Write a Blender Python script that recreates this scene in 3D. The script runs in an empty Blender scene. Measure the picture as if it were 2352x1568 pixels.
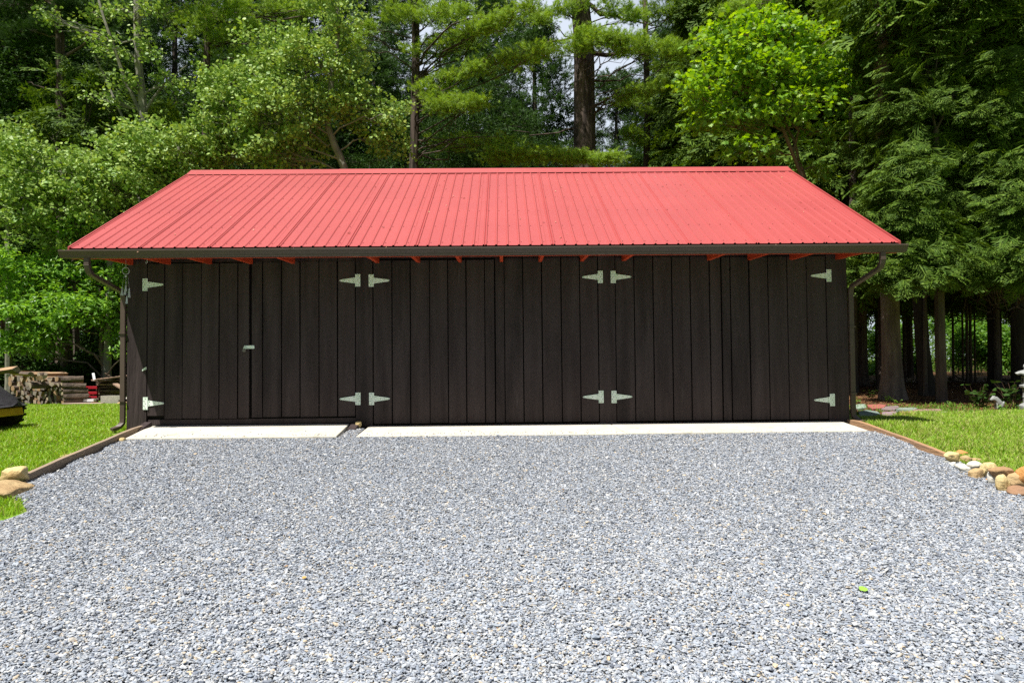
import bpy, bmesh, math, random
import numpy as np
from mathutils import Vector, Matrix, noise
R = math.radians
random.seed(7); rng = np.random.default_rng(11)
scene = bpy.context.scene
COL = scene.collection

# ---------------------------------------------------------------- camera, world, sun, exposure
CAM = np.array([0.0, -8.66, 0.82])
fw = np.array([0.0121, 1.0, 0.0280]); fw /= np.linalg.norm(fw)
rt = np.array([1.0, -0.0121, -0.0092]); rt -= fw * rt.dot(fw); rt /= np.linalg.norm(rt)
up = np.cross(rt, fw)
cam = bpy.data.cameras.new('camera'); cam.lens = 24.03; cam.sensor_width = 36; cam.clip_start = 0.05; cam.clip_end = 900
camo = bpy.data.objects.new('camera', cam); COL.objects.link(camo)
M = Matrix.Identity(4)
for i in range(3):
    M[i][0] = rt[i]; M[i][1] = up[i]; M[i][2] = -fw[i]; M[i][3] = CAM[i]
camo.matrix_world = M
scene.camera = camo

SUN = Vector((-1.04, -1.0, 2.9)).normalized()          # towards the sun
world = bpy.data.worlds.new('World'); scene.world = world; world.use_nodes = True
wn = world.node_tree
sky = wn.nodes.new('ShaderNodeTexSky'); sky.sky_type = 'NISHITA'; sky.sun_disc = False
sky.sun_elevation = math.asin(SUN.z); sky.sun_rotation = math.atan2(SUN.x, SUN.y)
sky.air_density = 1.3; sky.dust_density = 1.2; sky.ozone_density = 1.0
bg = wn.nodes['Background']; bg.inputs['Strength'].default_value = 0.036
# bright broken cloud in the sky itself
ctc = wn.nodes.new('ShaderNodeTexCoord'); cn = wn.nodes.new('ShaderNodeTexNoise'); cn.inputs['Scale'].default_value = 3.2; cn.inputs['Detail'].default_value = 8
cr_ = wn.nodes.new('ShaderNodeMapRange'); cr_.inputs[1].default_value = .50; cr_.inputs[2].default_value = .68
cm = wn.nodes.new('ShaderNodeMix'); cm.data_type = 'RGBA'; cm.inputs[7].default_value = (12.5, 13.8, 16.0, 1)
csx = wn.nodes.new('ShaderNodeSeparateXYZ'); cad = wn.nodes.new('ShaderNodeMath'); cad.operation = 'MULTIPLY_ADD'; cad.inputs[1].default_value = .2
wn.links.new(ctc.outputs['Generated'], csx.inputs[0]); wn.links.new(csx.outputs[1], cad.inputs[0]); wn.links.new(cn.outputs['Fac'], cad.inputs[2])
wn.links.new(ctc.outputs['Generated'], cn.inputs['Vector']); wn.links.new(cad.outputs[0], cr_.inputs[0]); wn.links.new(cr_.outputs[0], cm.inputs[0])
wn.links.new(sky.outputs[0], cm.inputs[6]); wn.links.new(cm.outputs[2], bg.inputs[0])
sl = bpy.data.lights.new('sun', 'SUN'); sl.energy = 5.0; sl.angle = R(0.53); sl.color = (1.0, 0.96, 0.89)
so = bpy.data.objects.new('sun', sl); COL.objects.link(so)
so.rotation_euler = SUN.to_track_quat('Z', 'Y').to_euler(); so.location = (-12, -12, 30)
scene.view_settings.view_transform = 'Standard'; scene.view_settings.look = 'None'
scene.view_settings.exposure = 0.74; scene.view_settings.gamma = 1.0
cy = scene.cycles
cy.max_bounces = 6; cy.diffuse_bounces = 3; cy.glossy_bounces = 2; cy.transmission_bounces = 3; cy.transparent_max_bounces = 4
cy.use_adaptive_sampling = True; cy.adaptive_threshold = 0.007; cy.adaptive_min_samples = 48
cy.caustics_reflective = False; cy.caustics_refractive = False; cy.sample_clamp_indirect = 2.5
cy.use_denoising = False

# ---------------------------------------------------------------- placing: picture points to world points
F = 1570.0
def ray(px, py):
    return fw + rt * ((px - 1176) / F) + up * ((784 - py) / F)
def at(px, py, Y):
    d = ray(px, py); t = (Y - CAM[1]) / d[1]
    return CAM + d * t
def sm(t):
    t = np.clip(t, 0, 1); return t * t * (3 - 2 * t)
def gz(x, y):
    x = np.asarray(x, float); y = np.asarray(y, float)
    b = -0.03 - 0.07 * sm((x - 2) / 4) * sm((y + 0.5) / 2)
    s = np.maximum(0, -y - 0.2); s = np.minimum(s, 16)
    far = np.maximum(0, y - 9)
    return b - 0.11 * s - 0.004 * np.minimum(far, 40) + 0.03 * np.sin(x * .35 + 1) * sm((y - 7) / 8) + 0.03 * np.sin(y * .4 + x * .2) * sm((y - 7) / 8)
def ground(px, py):
    d = ray(px, py); t = 1.0
    for i in range(4000):
        p = CAM + d * t
        if p[2] <= float(gz(p[0], p[1])): break
        t += 0.01
    return p
def ppm(Y): return F / (Y - CAM[1])       # picture pixels per metre at that distance

# ---------------------------------------------------------------- objects
def tag(o, label=None, cat=None, group=None, kind=None):
    if label: o['label'] = label
    if cat: o['category'] = cat
    if group: o['group'] = group
    if kind: o['kind'] = kind
    return o
def empty(name, loc=(0, 0, 0), rz=0):
    o = bpy.data.objects.new(name, None); COL.objects.link(o)
    o.location = loc; o.rotation_euler = (0, 0, rz); o.empty_display_size = .2
    return o
def link(name, me, parent=None):
    o = bpy.data.objects.new(name, me); COL.objects.link(o)
    if parent is not None: o.parent = parent
    return o
def copy_tree(o, parent=None):
    c = o.copy(); COL.objects.link(c); c.parent = parent
    if parent is not None: c.matrix_parent_inverse = o.matrix_parent_inverse.copy()
    for ch in [k for k in scene.objects if k.parent is o]:
        copy_tree(ch, c)
    return c
def fast_mesh(name, V, faces, mats, smooth=False, matidx=None):
    """faces: list of (K,n) int arrays"""
    me = bpy.data.meshes.new(name)
    V = np.ascontiguousarray(V, dtype=np.float32).reshape(-1, 3)
    me.vertices.add(len(V)); me.vertices.foreach_set('co', V.ravel())
    faces = [f for f in faces if len(f)]
    loops = np.concatenate([np.asarray(f).ravel() for f in faces]).astype(np.int32)
    tot = np.concatenate([np.full(len(f), np.asarray(f).shape[1]) for f in faces]).astype(np.int32)
    start = np.concatenate([[0], np.cumsum(tot)[:-1]]).astype(np.int32)
    me.loops.add(len(loops)); me.loops.foreach_set('vertex_index', loops)
    me.polygons.add(len(tot)); me.polygons.foreach_set('loop_start', start); me.polygons.foreach_set('loop_total', tot)
    me.polygons.foreach_set('use_smooth', np.full(len(tot), smooth))
    for m in mats: me.materials.append(m)
    if matidx is not None: me.polygons.foreach_set('material_index', np.asarray(matidx, dtype=np.int32))
    me.update(calc_edges=True); me.validate()
    return me
class MB:
    """collects boxes, prisms and tubes into one mesh"""
    def __init__(s): s.v = []; s.f = []; s.m = []; s.n = 0
    def add(s, V, faces, mi=0):
        V = np.asarray(V, float).reshape(-1, 3)
        s.v.append(V)
        for f in faces:
            s.f.append([i + s.n for i in f]); s.m.append(mi)
        s.n += len(V); return s
    def box(s, a, b, mi=0, rot=None, c=None):
        (x0, y0, z0), (x1, y1, z1) = a, b
        V = np.array([(x0,y0,z0),(x1,y0,z0),(x1,y1,z0),(x0,y1,z0),(x0,y0,z1),(x1,y0,z1),(x1,y1,z1),(x0,y1,z1)], float)
        if rot is not None: V = V @ np.array(Matrix.Rotation(rot[1], 3, rot[0])).T
        if c is not None: V = V + np.asarray(c)
        return s.add(V, [(0,3,2,1),(4,5,6,7),(0,1,5,4),(1,2,6,5),(2,3,7,6),(3,0,4,7)], mi)
    def hexa(s, V, mi=0):
        return s.add(V, [(0,3,2,1),(4,5,6,7),(0,1,5,4),(1,2,6,5),(2,3,7,6),(3,0,4,7)], mi)
    def prism(s, poly, axis, a, b, mi=0):
        """poly of 2-D points swept along axis (0,1,2) from a to b; 2-D coords fill the other axes in order"""
        n = len(poly); V = []
        for t in (a, b):
            for p in poly:
                q = list(p); q.insert(axis, t); V.append(q)
        fs = [tuple(range(n))[::-1], tuple(range(n, 2 * n))] + [(i, (i + 1) % n, n + (i + 1) % n, n + i) for i in range(n)]
        return s.add(V, fs, mi)
    def tube(s, P, r, sides=8, mi=0, cap=True, sq=None, ref=None):
        P = np.asarray(P, float); n = len(P)
        r = np.broadcast_to(np.asarray(r, float), (n,))
        T = np.gradient(P, axis=0); T /= np.linalg.norm(T, axis=1)[:, None] + 1e-9
        ref = np.asarray(ref, float) if ref is not None else (np.array([0.0, 0, 1]) if abs(T[:, 2]).mean() < .75 else np.array([1.0, 0, 0]))
        A = np.cross(T, ref); A /= np.linalg.norm(A, axis=1)[:, None] + 1e-9
        B = np.cross(T, A)
        th = np.arange(sides) * 2 * math.pi / sides + (math.pi / sides if sides == 4 else 0)
        ea, eb = (sq or (1, 1))
        V = P[:, None] + (A[:, None] * np.cos(th)[None, :, None] * ea + B[:, None] * np.sin(th)[None, :, None] * eb) * r[:, None, None]
        fs = []
        for i in range(n - 1):
            for j in range(sides):
                k = (j + 1) % sides
                fs.append((i*sides+j, i*sides+k, (i+1)*sides+k, (i+1)*sides+j))
        if cap: fs += [tuple(range(sides))[::-1], tuple((n-1)*sides + j for j in range(sides))]
        return s.add(V, fs, mi)
    def lathe(s, prof, sides=16, c=(0,0,0), mi=0, sq=1.0, rot=0):
        th = np.arange(sides) * 2 * math.pi / sides + rot
        V = np.array([(c[0] + r * math.cos(t), c[1] + r * math.sin(t), c[2] + z) for r, z in prof for t in th])
        n = len(prof); fs = []
        for i in range(n - 1):
            for j in range(sides):
                k = (j + 1) % sides
                fs.append((i*sides+j, i*sides+k, (i+1)*sides+k, (i+1)*sides+j))
        fs += [tuple(range(sides))[::-1], tuple((n-1)*sides + j for j in range(sides))]
        return s.add(V, fs, mi)
    def build(s, name, mats, parent=None, smooth=False, bevel=0):
        if not isinstance(mats, (list, tuple)): mats = [mats]
        me = bpy.data.meshes.new(name)
        me.from_pydata(np.concatenate(s.v).tolist(), [], s.f)
        for m in mats: me.materials.append(m)
        me.polygons.foreach_set('material_index', s.m)
        me.polygons.foreach_set('use_smooth', [smooth] * len(s.f))
        if smooth: me.set_sharp_from_angle(angle=R(42))
        me.update()
        o = link(name, me, parent)
        if bevel:
            b = o.modifiers.new('edge', 'BEVEL'); b.width = bevel; b.segments = 2; b.limit_method = 'ANGLE'
        return o

# ---------------------------------------------------------------- materials
def mat(name, color, rough=.7, spec=.3, metal=0, var=None, nscale=6, bump=0, bscale=40, stretch=(1,1,1), detail=5, blotch=None, rand=None, transl=0, coords='Object', coat=0, fine=None):
    """var: second colour mixed by noise; rand: list of colours picked per loose piece; blotch: (colour, scale, threshold, amount)"""
    m = bpy.data.materials.new(name); m.use_nodes = True
    nt = m.node_tree; N = nt.nodes; L = nt.links
    b = N['Principled BSDF']; b.inputs['Roughness'].default_value = rough
    b.inputs['Specular IOR Level'].default_value = spec; b.inputs['Metallic'].default_value = metal
    b.inputs['Coat Weight'].default_value = coat
    tc = N.new('ShaderNodeTexCoord'); mp = N.new('ShaderNodeMapping'); mp.inputs['Scale'].default_value = stretch
    L.new(tc.outputs[coords], mp.inputs['Vector'])
    src = None
    def rgb(c):
        n = N.new('ShaderNodeRGB'); n.outputs[0].default_value = (*c, 1); return n.outputs[0]
    def mix(fac, a, c, mode='MIX'):
        n = N.new('ShaderNodeMix'); n.data_type = 'RGBA'; n.blend_type = mode
        if isinstance(fac, float): n.inputs[0].default_value = fac
        else: L.new(fac, n.inputs[0])
        L.new(a, n.inputs[6]); L.new(c, n.inputs[7]); return n.outputs[2]
    def noi(sc, det=5, rough_=.6):
        n = N.new('ShaderNodeTexNoise'); n.inputs['Scale'].default_value = sc; n.inputs['Detail'].default_value = det
        n.inputs['Roughness'].default_value = rough_
        L.new(mp.outputs[0], n.inputs['Vector']); return n.outputs['Fac']
    def ramp(fac, a, c):
        n = N.new('ShaderNodeMapRange'); n.inputs[1].default_value = a; n.inputs[2].default_value = c; L.new(fac, n.inputs[0]); return n.outputs[0]
    if rand:
        g = N.new('ShaderNodeNewGeometry'); cr = N.new('ShaderNodeValToRGB'); L.new(g.outputs['Random Per Island'], cr.inputs[0])
        e = cr.color_ramp.elements; n = len(rand)
        cr.color_ramp.interpolation = 'LINEAR'
        e[0].position = 0; e[0].color = (*rand[0], 1); e[1].position = 1; e[1].color = (*rand[-1], 1)
        for i in range(1, n - 1):
            q = e.new(i / (n - 1)); q.color = (*rand[i], 1)
        src = cr.outputs[0]
        if color is not None: src = mix(.5, src, rgb(color))
    else: src = rgb(color)
    if var: src = mix(ramp(noi(nscale, detail), .35, .65), src, rgb(var))
    if fine: src = mix(ramp(noi(fine[1], 3), fine[2], fine[2] + .08), src, rgb(fine[0]))
    if blotch: 
        f = ramp(noi(blotch[1], 4), blotch[2], blotch[2] + .06)
        mm = N.new('ShaderNodeMath'); mm.operation = 'MULTIPLY'; mm.inputs[1].default_value = blotch[3]; L.new(f, mm.inputs[0])
        src = mix(mm.outputs[0], src, rgb(blotch[0]))
    L.new(src, b.inputs['Base Color'])
    if bump:
        n = N.new('ShaderNodeBump'); n.inputs['Strength'].default_value = min(1, bump); n.inputs['Distance'].default_value = .02 * max(1, bump)
        L.new(noi(bscale, 6), n.inputs['Height']); L.new(n.outputs[0], b.inputs['Normal'])
    if transl:
        t = N.new('ShaderNodeBsdfTranslucent'); ms = N.new('ShaderNodeMixShader'); ms.inputs[0].default_value = transl
        hs = N.new('ShaderNodeHueSaturation'); hs.inputs['Value'].default_value = 1.5; hs.inputs['Hue'].default_value = .485; hs.inputs['Saturation'].default_value = 1.1
        L.new(src, hs.inputs['Color']); L.new(hs.outputs[0], t.inputs[0])
        L.new(b.outputs[0], ms.inputs[1]); L.new(t.outputs[0], ms.inputs[2])
        L.new(ms.outputs[0], N['Material Output'].inputs[0])
    return m
# ================================================================= MATERIALS
M_stain = mat('dark_brown_stain', None, .7, .22, rand=[(.029, .0195, .0198), (.040, .027, .0268), (.023, .0165, .0165), (.046, .031, .0305), (.032, .022, .0218)], var=(.062, .045, .0445), nscale=7, bump=1.3, bscale=26, stretch=(1, 1, .09), blotch=((.12, .10, .097), 10, .685, .5))
M_stain_dk = mat('dark_brown_back', (.012, .009, .008), .8, .2)
M_red_tail = mat('red_painted_rafter', (.58, .07, .02), .6, .3, var=(.48, .05, .018), nscale=4, bump=.3, bscale=60)
M_roof = mat('red_metal_roof', (.39, .067, .063), .42, .45, var=(.355, .059, .057), nscale=.9, blotch=((.6, .2, .18), 22, .745, .25), fine=((.34, .04, .045), 60, .68))
M_rscrew = mat('painted_screw', (.16, .03, .03), .8, .2)
M_gap = mat('dark_closure', (.02, .012, .012), .9, .1)
M_gutter = mat('bronze_gutter', (.08, .056, .044), .45, .35, var=(.09, .064, .052), nscale=3)
M_zinc = mat('zinc_plated_steel', (.86, .93, .87), .4, .6, metal=.0, var=(.72, .86, .72), nscale=7, bump=.15, bscale=80)  # no metal shine; the pale diffuse colour stands in for bright reflections
M_screw = mat('screw_head', (.22, .24, .2), .5, .5, metal=.6)
M_lock = mat('padlock_body', (.12, .11, .11), .45, .5, metal=.6, var=(.2, .18, .16), nscale=50)
M_conc = mat('pale_concrete', (.49, .465, .395), .85, .2, var=(.56, .53, .455), nscale=3, bump=.25, bscale=90, blotch=((.33, .29, .22), 7, .6, .5), fine=((.42, .38, .3), 55, .62))
M_block = mat('grey_concrete_block', (.42, .39, .32), .95, .2, var=(.33, .31, .26), nscale=9, bump=.5, bscale=120)
M_timber = mat('weathered_timber', (.34, .25, .17), .85, .2, var=(.26, .2, .15), nscale=5, bump=.6, bscale=24, stretch=(3, .25, 3), blotch=((.12, .08, .05), 3, .7, .6))
M_timber2 = mat('newer_timber', (.42, .24, .12), .85, .2, var=(.30, .19, .12), nscale=5, bump=.6, bscale=24, stretch=(3, .25, 3), blotch=((.16, .09, .05), 3, .68, .6))
M_white = mat('white_plastic', (.75, .76, .78), .4, .4, var=(.6, .6, .6), nscale=8)

# ================================================================= GROUND
xs = np.concatenate([np.linspace(-220, -16, 18), np.arange(-15, 15, .25), np.linspace(15, 220, 18)])
ys = np.concatenate([np.linspace(-120, -14, 10), np.arange(-13, 16, .25), np.linspace(16.5, 60, 30), np.linspace(64, 260, 10)])
X, Y = np.meshgrid(xs, ys); Z = gz(X, Y)
V = np.stack([X, Y, Z], -1).reshape(-1, 3)
ny, nx = X.shape
I = np.arange(ny * nx).reshape(ny, nx)
Fq = np.stack([I[:-1, :-1], I[:-1, 1:], I[1:, 1:], I[1:, :-1]], -1).reshape(-1, 4)
def ground_material():
    m = bpy.data.materials.new('lawn_and_forest_floor'); m.use_nodes = True; nt = m.node_tree; N = nt.nodes; L = nt.links
    b = N['Principled BSDF']; b.inputs['Roughness'].default_value = .95; b.inputs['Specular IOR Level'].default_value = .1
    g = N.new('ShaderNodeNewGeometry'); at_ = N.new('ShaderNodeAttribute'); at_.attribute_name = 'wood'
    def noi(sc, d=5):
        n = N.new('ShaderNodeTexNoise'); n.inputs['Scale'].default_value = sc; n.inputs['Detail'].default_value = d; L.new(g.outputs['Position'], n.inputs['Vector']); return n.outputs['Fac']
    def mr(f, a, c):
        n = N.new('ShaderNodeMapRange'); n.inputs[1].default_value = a; n.inputs[2].default_value = c; L.new(f, n.inputs[0]); return n.outputs[0]
    def mix(f, a, c):
        n = N.new('ShaderNodeMix'); n.data_type = 'RGBA'; L.new(f, n.inputs[0])
        for k, s in ((6, a), (7, c)):
            if isinstance(s, tuple): n.inputs[k].default_value = (*s, 1)
            else: L.new(s, n.inputs[k])
        return n.outputs[2]
    grass = mix(mr(noi(1.3), .4, .6), (.13, .24, .02), (.18, .28, .03))
    grass = mix(mr(noi(3.5), .56, .7), grass, (.26, .2, .1))
    floor = mix(mr(noi(6), .4, .62), (.17, .085, .04), (.085, .05, .03))
    floor = mix(mr(noi(28), .55, .68), floor, (.05, .035, .02))
    ad = N.new('ShaderNodeMath'); ad.operation = 'ADD'; L.new(at_.outputs['Fac'], ad.inputs[0])
    ns = N.new('ShaderNodeMath'); ns.operation = 'MULTIPLY_ADD'; L.new(noi(2.2), ns.inputs[0]); ns.inputs[1].default_value = .9; ns.inputs[2].default_value = -.45
    L.new(ns.outputs[0], ad.inputs[1])
    L.new(mix(mr(ad.outputs[0], .42, .6), grass, floor), b.inputs['Base Color'])
    bp = N.new('ShaderNodeBump'); bp.inputs['Strength'].default_value = .8; bp.inputs['Distance'].default_value = .03
    L.new(noi(45), bp.inputs['Height']); L.new(bp.outputs[0], b.inputs['Normal'])
    return m
def woodness(x, y):
    right = sm((y - (1.75 + .25 * np.clip(x - 5, 0, 2.4))) / .4) * sm((x - 4.4) / .3)
    left = sm((y - 6.9) / .5)
    return np.maximum(right, left) * (1 - 0)
gme = fast_mesh('ground', V, [Fq], [ground_material()], True)
a_ = gme.attributes.new('wood', 'FLOAT', 'POINT'); a_.data.foreach_set('value', woodness(X, Y).ravel().astype(np.float32))
tag(link('ground', gme), kind='structure')

# the gravel yard: a sheet between the two edgings, widening towards the viewer
LB = [(-.45, -4.47), (-2.38, -4.34), (-2.75, -4.25), (-2.9, -3.97), (-3.15, -3.8), (-3.4, -3.88), (-4.2, -4.8), (-5.2, -7), (-9, -9), (-16, -9)]
RB = [(-.45, 4.43), (-1.88, 4.38), (-2.6, 4.45), (-3.1, 4.55), (-3.6, 4.9), (-4.6, 6.2), (-6, 8), (-9, 9), (-16, 9)]
def edge(T, y): 
    T = sorted(T); return np.interp(y, [t[0] for t in T], [t[1] for t in T])
yy = np.linspace(-.02, -15, 170); uu = np.linspace(0, 1, 60)
GX = edge(LB, yy)[:, None] * (1 - uu) + edge(RB, yy)[:, None] * uu; GY = np.repeat(yy[:, None], 60, 1)
GZ = gz(GX, GY) + .006
I = np.arange(GX.size).reshape(GX.shape)
Fq = np.stack([I[:-1, :-1], I[1:, :-1], I[1:, 1:], I[:-1, 1:]], -1).reshape(-1, 4)
def gravel_material():
    m = bpy.data.materials.new('gravel_bed'); m.use_nodes = True; nt = m.node_tree; N = nt.nodes; L = nt.links
    b = N['Principled BSDF']; b.inputs['Roughness'].default_value = .9
    g = N.new('ShaderNodeNewGeometry'); v = N.new('ShaderNodeTexVoronoi'); v.inputs['Scale'].default_value = 60; L.new(g.outputs['Position'], v.inputs['Vector'])
    cr = N.new('ShaderNodeValToRGB'); sx = N.new('ShaderNodeSeparateColor'); L.new(v.outputs['Color'], sx.inputs[0]); L.new(sx.outputs[0], cr.inputs[0])
    e = cr.color_ramp.elements; e[0].color = (.12, .13, .15, 1); e[1].color = (.42, .43, .43, 1)
    L.new(cr.outputs[0], b.inputs['Base Color'])
    bp = N.new('ShaderNodeBump'); bp.invert = True; bp.inputs['Distance'].default_value = .02; L.new(v.outputs['Distance'], bp.inputs['Height']); L.new(bp.outputs[0], b.inputs['Normal'])
    return m
tag(link('driveway', fast_mesh('driveway', np.stack([GX, GY, GZ], -1), [Fq], [gravel_material()], True)), kind='structure')

# loose stones on it
ico = bmesh.new(); bmesh.ops.create_icosphere(ico, subdivisions=1, radius=1)
IV = np.array([v.co[:] for v in ico.verts]); IF = np.array([[v.index for v in f.verts] for f in ico.faces]); ico.free()
def rand_rot(n, tilt=None):
    q = rng.normal(size=(n, 4)); 
    if tilt is not None:
        yaw = rng.uniform(0, 2 * math.pi, n); ta = rng.normal(0, tilt, n); td = rng.uniform(0, 2 * math.pi, n)
        qy = np.stack([np.cos(yaw / 2), 0 * yaw, 0 * yaw, np.sin(yaw / 2)], 1)
        qt = np.stack([np.cos(ta / 2), np.sin(ta / 2) * np.cos(td), np.sin(ta / 2) * np.sin(td), 0 * ta], 1)
        w1, x1, y1, z1 = qt.T; w2, x2, y2, z2 = qy.T
        q = np.stack([w1*w2-x1*x2-y1*y2-z1*z2, w1*x2+x1*w2+y1*z2-z1*y2, w1*y2-x1*z2+y1*w2+z1*x2, w1*z2+x1*y2-y1*x2+z1*w2], 1)
    q /= np.linalg.norm(q, axis=1)[:, None]; w, x, y, z = q.T
    return np.stack([np.stack([1-2*(y*y+z*z), 2*(x*y-z*w), 2*(x*z+y*w)], -1), np.stack([2*(x*y+z*w), 1-2*(x*x+z*z), 2*(y*z-x*w)], -1), np.stack([2*(x*z-y*w), 2*(y*z+x*w), 1-2*(x*x+y*y)], -1)], 1)
def gravel_stones():
    oc = np.array([(1, 0, 0), (-.5, .87, 0), (-.5, -.87, 0), (.5, .5, .9), (-.75, .1, .85), (.3, -.65, .9), (0, 0, -.9)], float)
    of = np.array([(3, 4, 5), (0, 1, 3), (1, 4, 3), (1, 2, 4), (2, 5, 4), (2, 0, 5), (0, 3, 5), (0, 6, 1), (1, 6, 2), (2, 6, 0)])
    Vall, Fall, off = [], [], 0
    n = 1330000
    d = np.sqrt(rng.uniform(2.3 ** 2, 8.6 ** 2, n)); x = rng.uniform(-1, 1, n) * (.80 * d + 1.4); y = CAM[1] + d
    k = (x > edge(LB, y) + .02 + .05 * np.sin(y * 9)) & (x < edge(RB, y) - .02 - .05 * np.sin(y * 7)) & ~((y > -.66) & (x > -4.45) & (x < -1.93)) & ~((y > -.66) & (x > -1.74)) & (y < -.12 - .3 * (x < -1.9))
    x, y, d = x[k], y[k], d[k]; full = rng.uniform(0, 1, len(x)) < sm((6.4 - d) / 3.2)
    X0, Y0 = x, y
    for (sel, BV, BF, med) in ((full, IV, IF, .0067), (~full, oc, of, .0067)):
        x, y = X0[sel], Y0[sel]; k = np.ones(len(x), bool)
        x, y = x[k], y[k]; n = len(x); nv = len(BV)
        T = np.array([BV * (1 + rng.uniform(-.32, .28, (nv, 1))) * rng.uniform(.8, 1.2, (1, 3)) for _ in range(24)])[rng.integers(0, 24, n)]
        s = np.clip(np.exp(rng.normal(math.log(med), .34, n)), .0035, .019)
        sc = np.stack([s * rng.uniform(.9, 1.6, n), s * rng.uniform(.65, 1.1, n), s * rng.uniform(.28, .6, n)], 1)
        Vv = np.einsum('nij,nkj->nki', rand_rot(n, .40), T * sc[:, None, :])
        dip = .007 + .005 * np.sin(x * 1.3 + y * .4) * np.sin(y * 1.9 + .5) + .003 * np.sin(x * 4.1 - y * 2)
        z = gz(x, y) + .010 + np.abs(rng.normal(0, .006, n)) + dip
        Vv += np.stack([x, y, z], 1)[:, None, :]
        Vall.append(Vv.reshape(-1, 3)); Fall.append((BF[None] + nv * np.arange(n)[:, None, None]).reshape(-1, 3) + off); off += n * nv
    n = 420; x = rng.uniform(-4.35, 4.2, n); y = -.64 + np.abs(rng.normal(0, .10, n)); k = (y < -.1) & ~((x > -1.99) & (x < -1.68)); x, y = x[k], y[k]; n = len(x)
    s = rng.uniform(.003, .009, n); T = np.array([IV * (1 + rng.uniform(-.3, .3, (12, 1))) for _ in range(8)])[rng.integers(0, 8, n)]
    zf = np.where(x < -1.9, -.035, -.037); zb = np.where(x < -1.9, .048, .018)
    Vv = np.einsum('nij,nkj->nki', rand_rot(n, .3), T * (s[:, None] * np.array([1.2, .9, .5]))[:, None, :]) + np.stack([x, y, zf + (zb - zf) * (y + .655) / .652 + s * .4], 1)[:, None, :]
    Vall.append(Vv.reshape(-1, 3)); Fall.append((IF[None] + 12 * np.arange(n)[:, None, None]).reshape(-1, 3) + off); off += n * 12
    m = mat('crushed_stone', None, .8, .3, rand=[(.08, .09, .115), (.29, .32, .38), (.50, .51, .53), (.20, .235, .29), (.37, .39, .425), (.15, .17, .215), (.40, .41, .425), (.25, .285, .345), (.53, .51, .47), (.30, .335, .39), (.19, .2, .22), (.4, .42, .45), (.24, .28, .33), (.5, .4, .27)])
    return link('gravel', fast_mesh('gravel', np.concatenate(Vall), Fall, [m], False))
tag(gravel_stones(), 'loose grey and cream crushed stone covering the yard', 'gravel', kind='stuff')

# ================================================================= SHED
PXW = lambda p, y=780: float(at(p, y, 0)[0])
shed = tag(empty('shed', (0, 0, 0)), 'long dark brown board shed with a red ribbed metal roof and three pairs of doors', 'shed')
XL, XR, WZ = -4.745, 4.39, 2.56
YB = 5.5
def board_wall(mb, seams, z0, z1, y, th=.025, mi=0, gap=.007, jag=0):
    for a, b in zip(seams[:-1], seams[1:]):
        g = gap * random.uniform(.6, 1.3)
        zb = z0 + (random.uniform(0, jag) if jag else 0)
        o = random.uniform(0, .004)
        mb.box((a + g / 2, y + o, zb), (b - g / 2, y + th + o, z1), mi)
# front wall: pillars, header boards, sill board
mb = MB()
for a, b, zb in ((290, 337, -.03), (817, 856, .0), (1375.5, 1414, .0), (1900.5, 1948, 0)):
    xa, xb = PXW(a), PXW(b)
    if a == 290: xa = XL
    if b == 1948: xb = XR
    mb.box((xa + .003, 0, zb), (xb - .003, .045, WZ))
mb.box((PXW(817) + .05, .0, -.03), (PXW(856) + .05 - .002, -.0, -.02))
hs = [[338, 378, 419, 462, 503, 546, 573, 603, 646, 689, 732, 775, 817], [856, 900, 943, 987, 1029, 1071, 1115, 1159, 1202, 1246, 1290, 1333, 1375], [1414, 1458, 1502, 1545, 1588, 1632, 1658, 1680, 1723, 1767, 1811, 1856, 1900]]
tops = [(1.995+.075, 2.085), (2.095, 2.108), (2.115, 2.115)]
for h in hs:
    board_wall(mb, [PXW(v) for v in h], 2.13 if h[0] > 800 else 2.10, WZ, .012)
mb.box((XL + .04, .05, 0.02), (XR - .04, .07, WZ - .01), 1)           # dark backing
# sill board under the first pair
mb.box((PXW(340), .012, .055), (PXW(817) - .004, .05, .118))
mb.build('front_wall', [M_stain, M_stain_dk], shed)
# the other walls
def side_wall(name, x0, x1):
    mb = MB(); y = .05
    while y < YB - .01:
        w = min(.235, YB - y)
        ht = 2.165 + .56 * (min(y + .7, 5.5 - y + .0 + .7 - .28)) - .16
        za = 2.165 + .5627 * (y + .7 if y < 2.41 else 2 * 2.41 - y + .7) - .14
        zb = 2.165 + .5627 * (y + w + .7 if y + w < 2.41 else 2 * 2.41 - y - w + .7) - .14
        za, zb = min(za, 3.8), min(zb, 3.8)
        V = [(x0, y + .003, -.05), (x1, y + .003, -.05), (x1, y + w - .003, -.05), (x0, y + w - .003, -.05), (x0, y + .003, za), (x1, y + .003, za), (x1, y + w - .003, zb), (x0, y + w - .003, zb)]
        mb.hexa(V); y += w
    return mb.build(name, M_stain, shed)
YB = 4.82
side_wall('side_wall', XL, XL + .03); side_wall('side_wall', XR - .03, XR)
mb = MB(); board_wall(mb, list(np.arange(XL + .035, XR - .035, .235)), -.05, 2.5, YB - .03); mb.build('back_wall', M_stain, shed)

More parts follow.
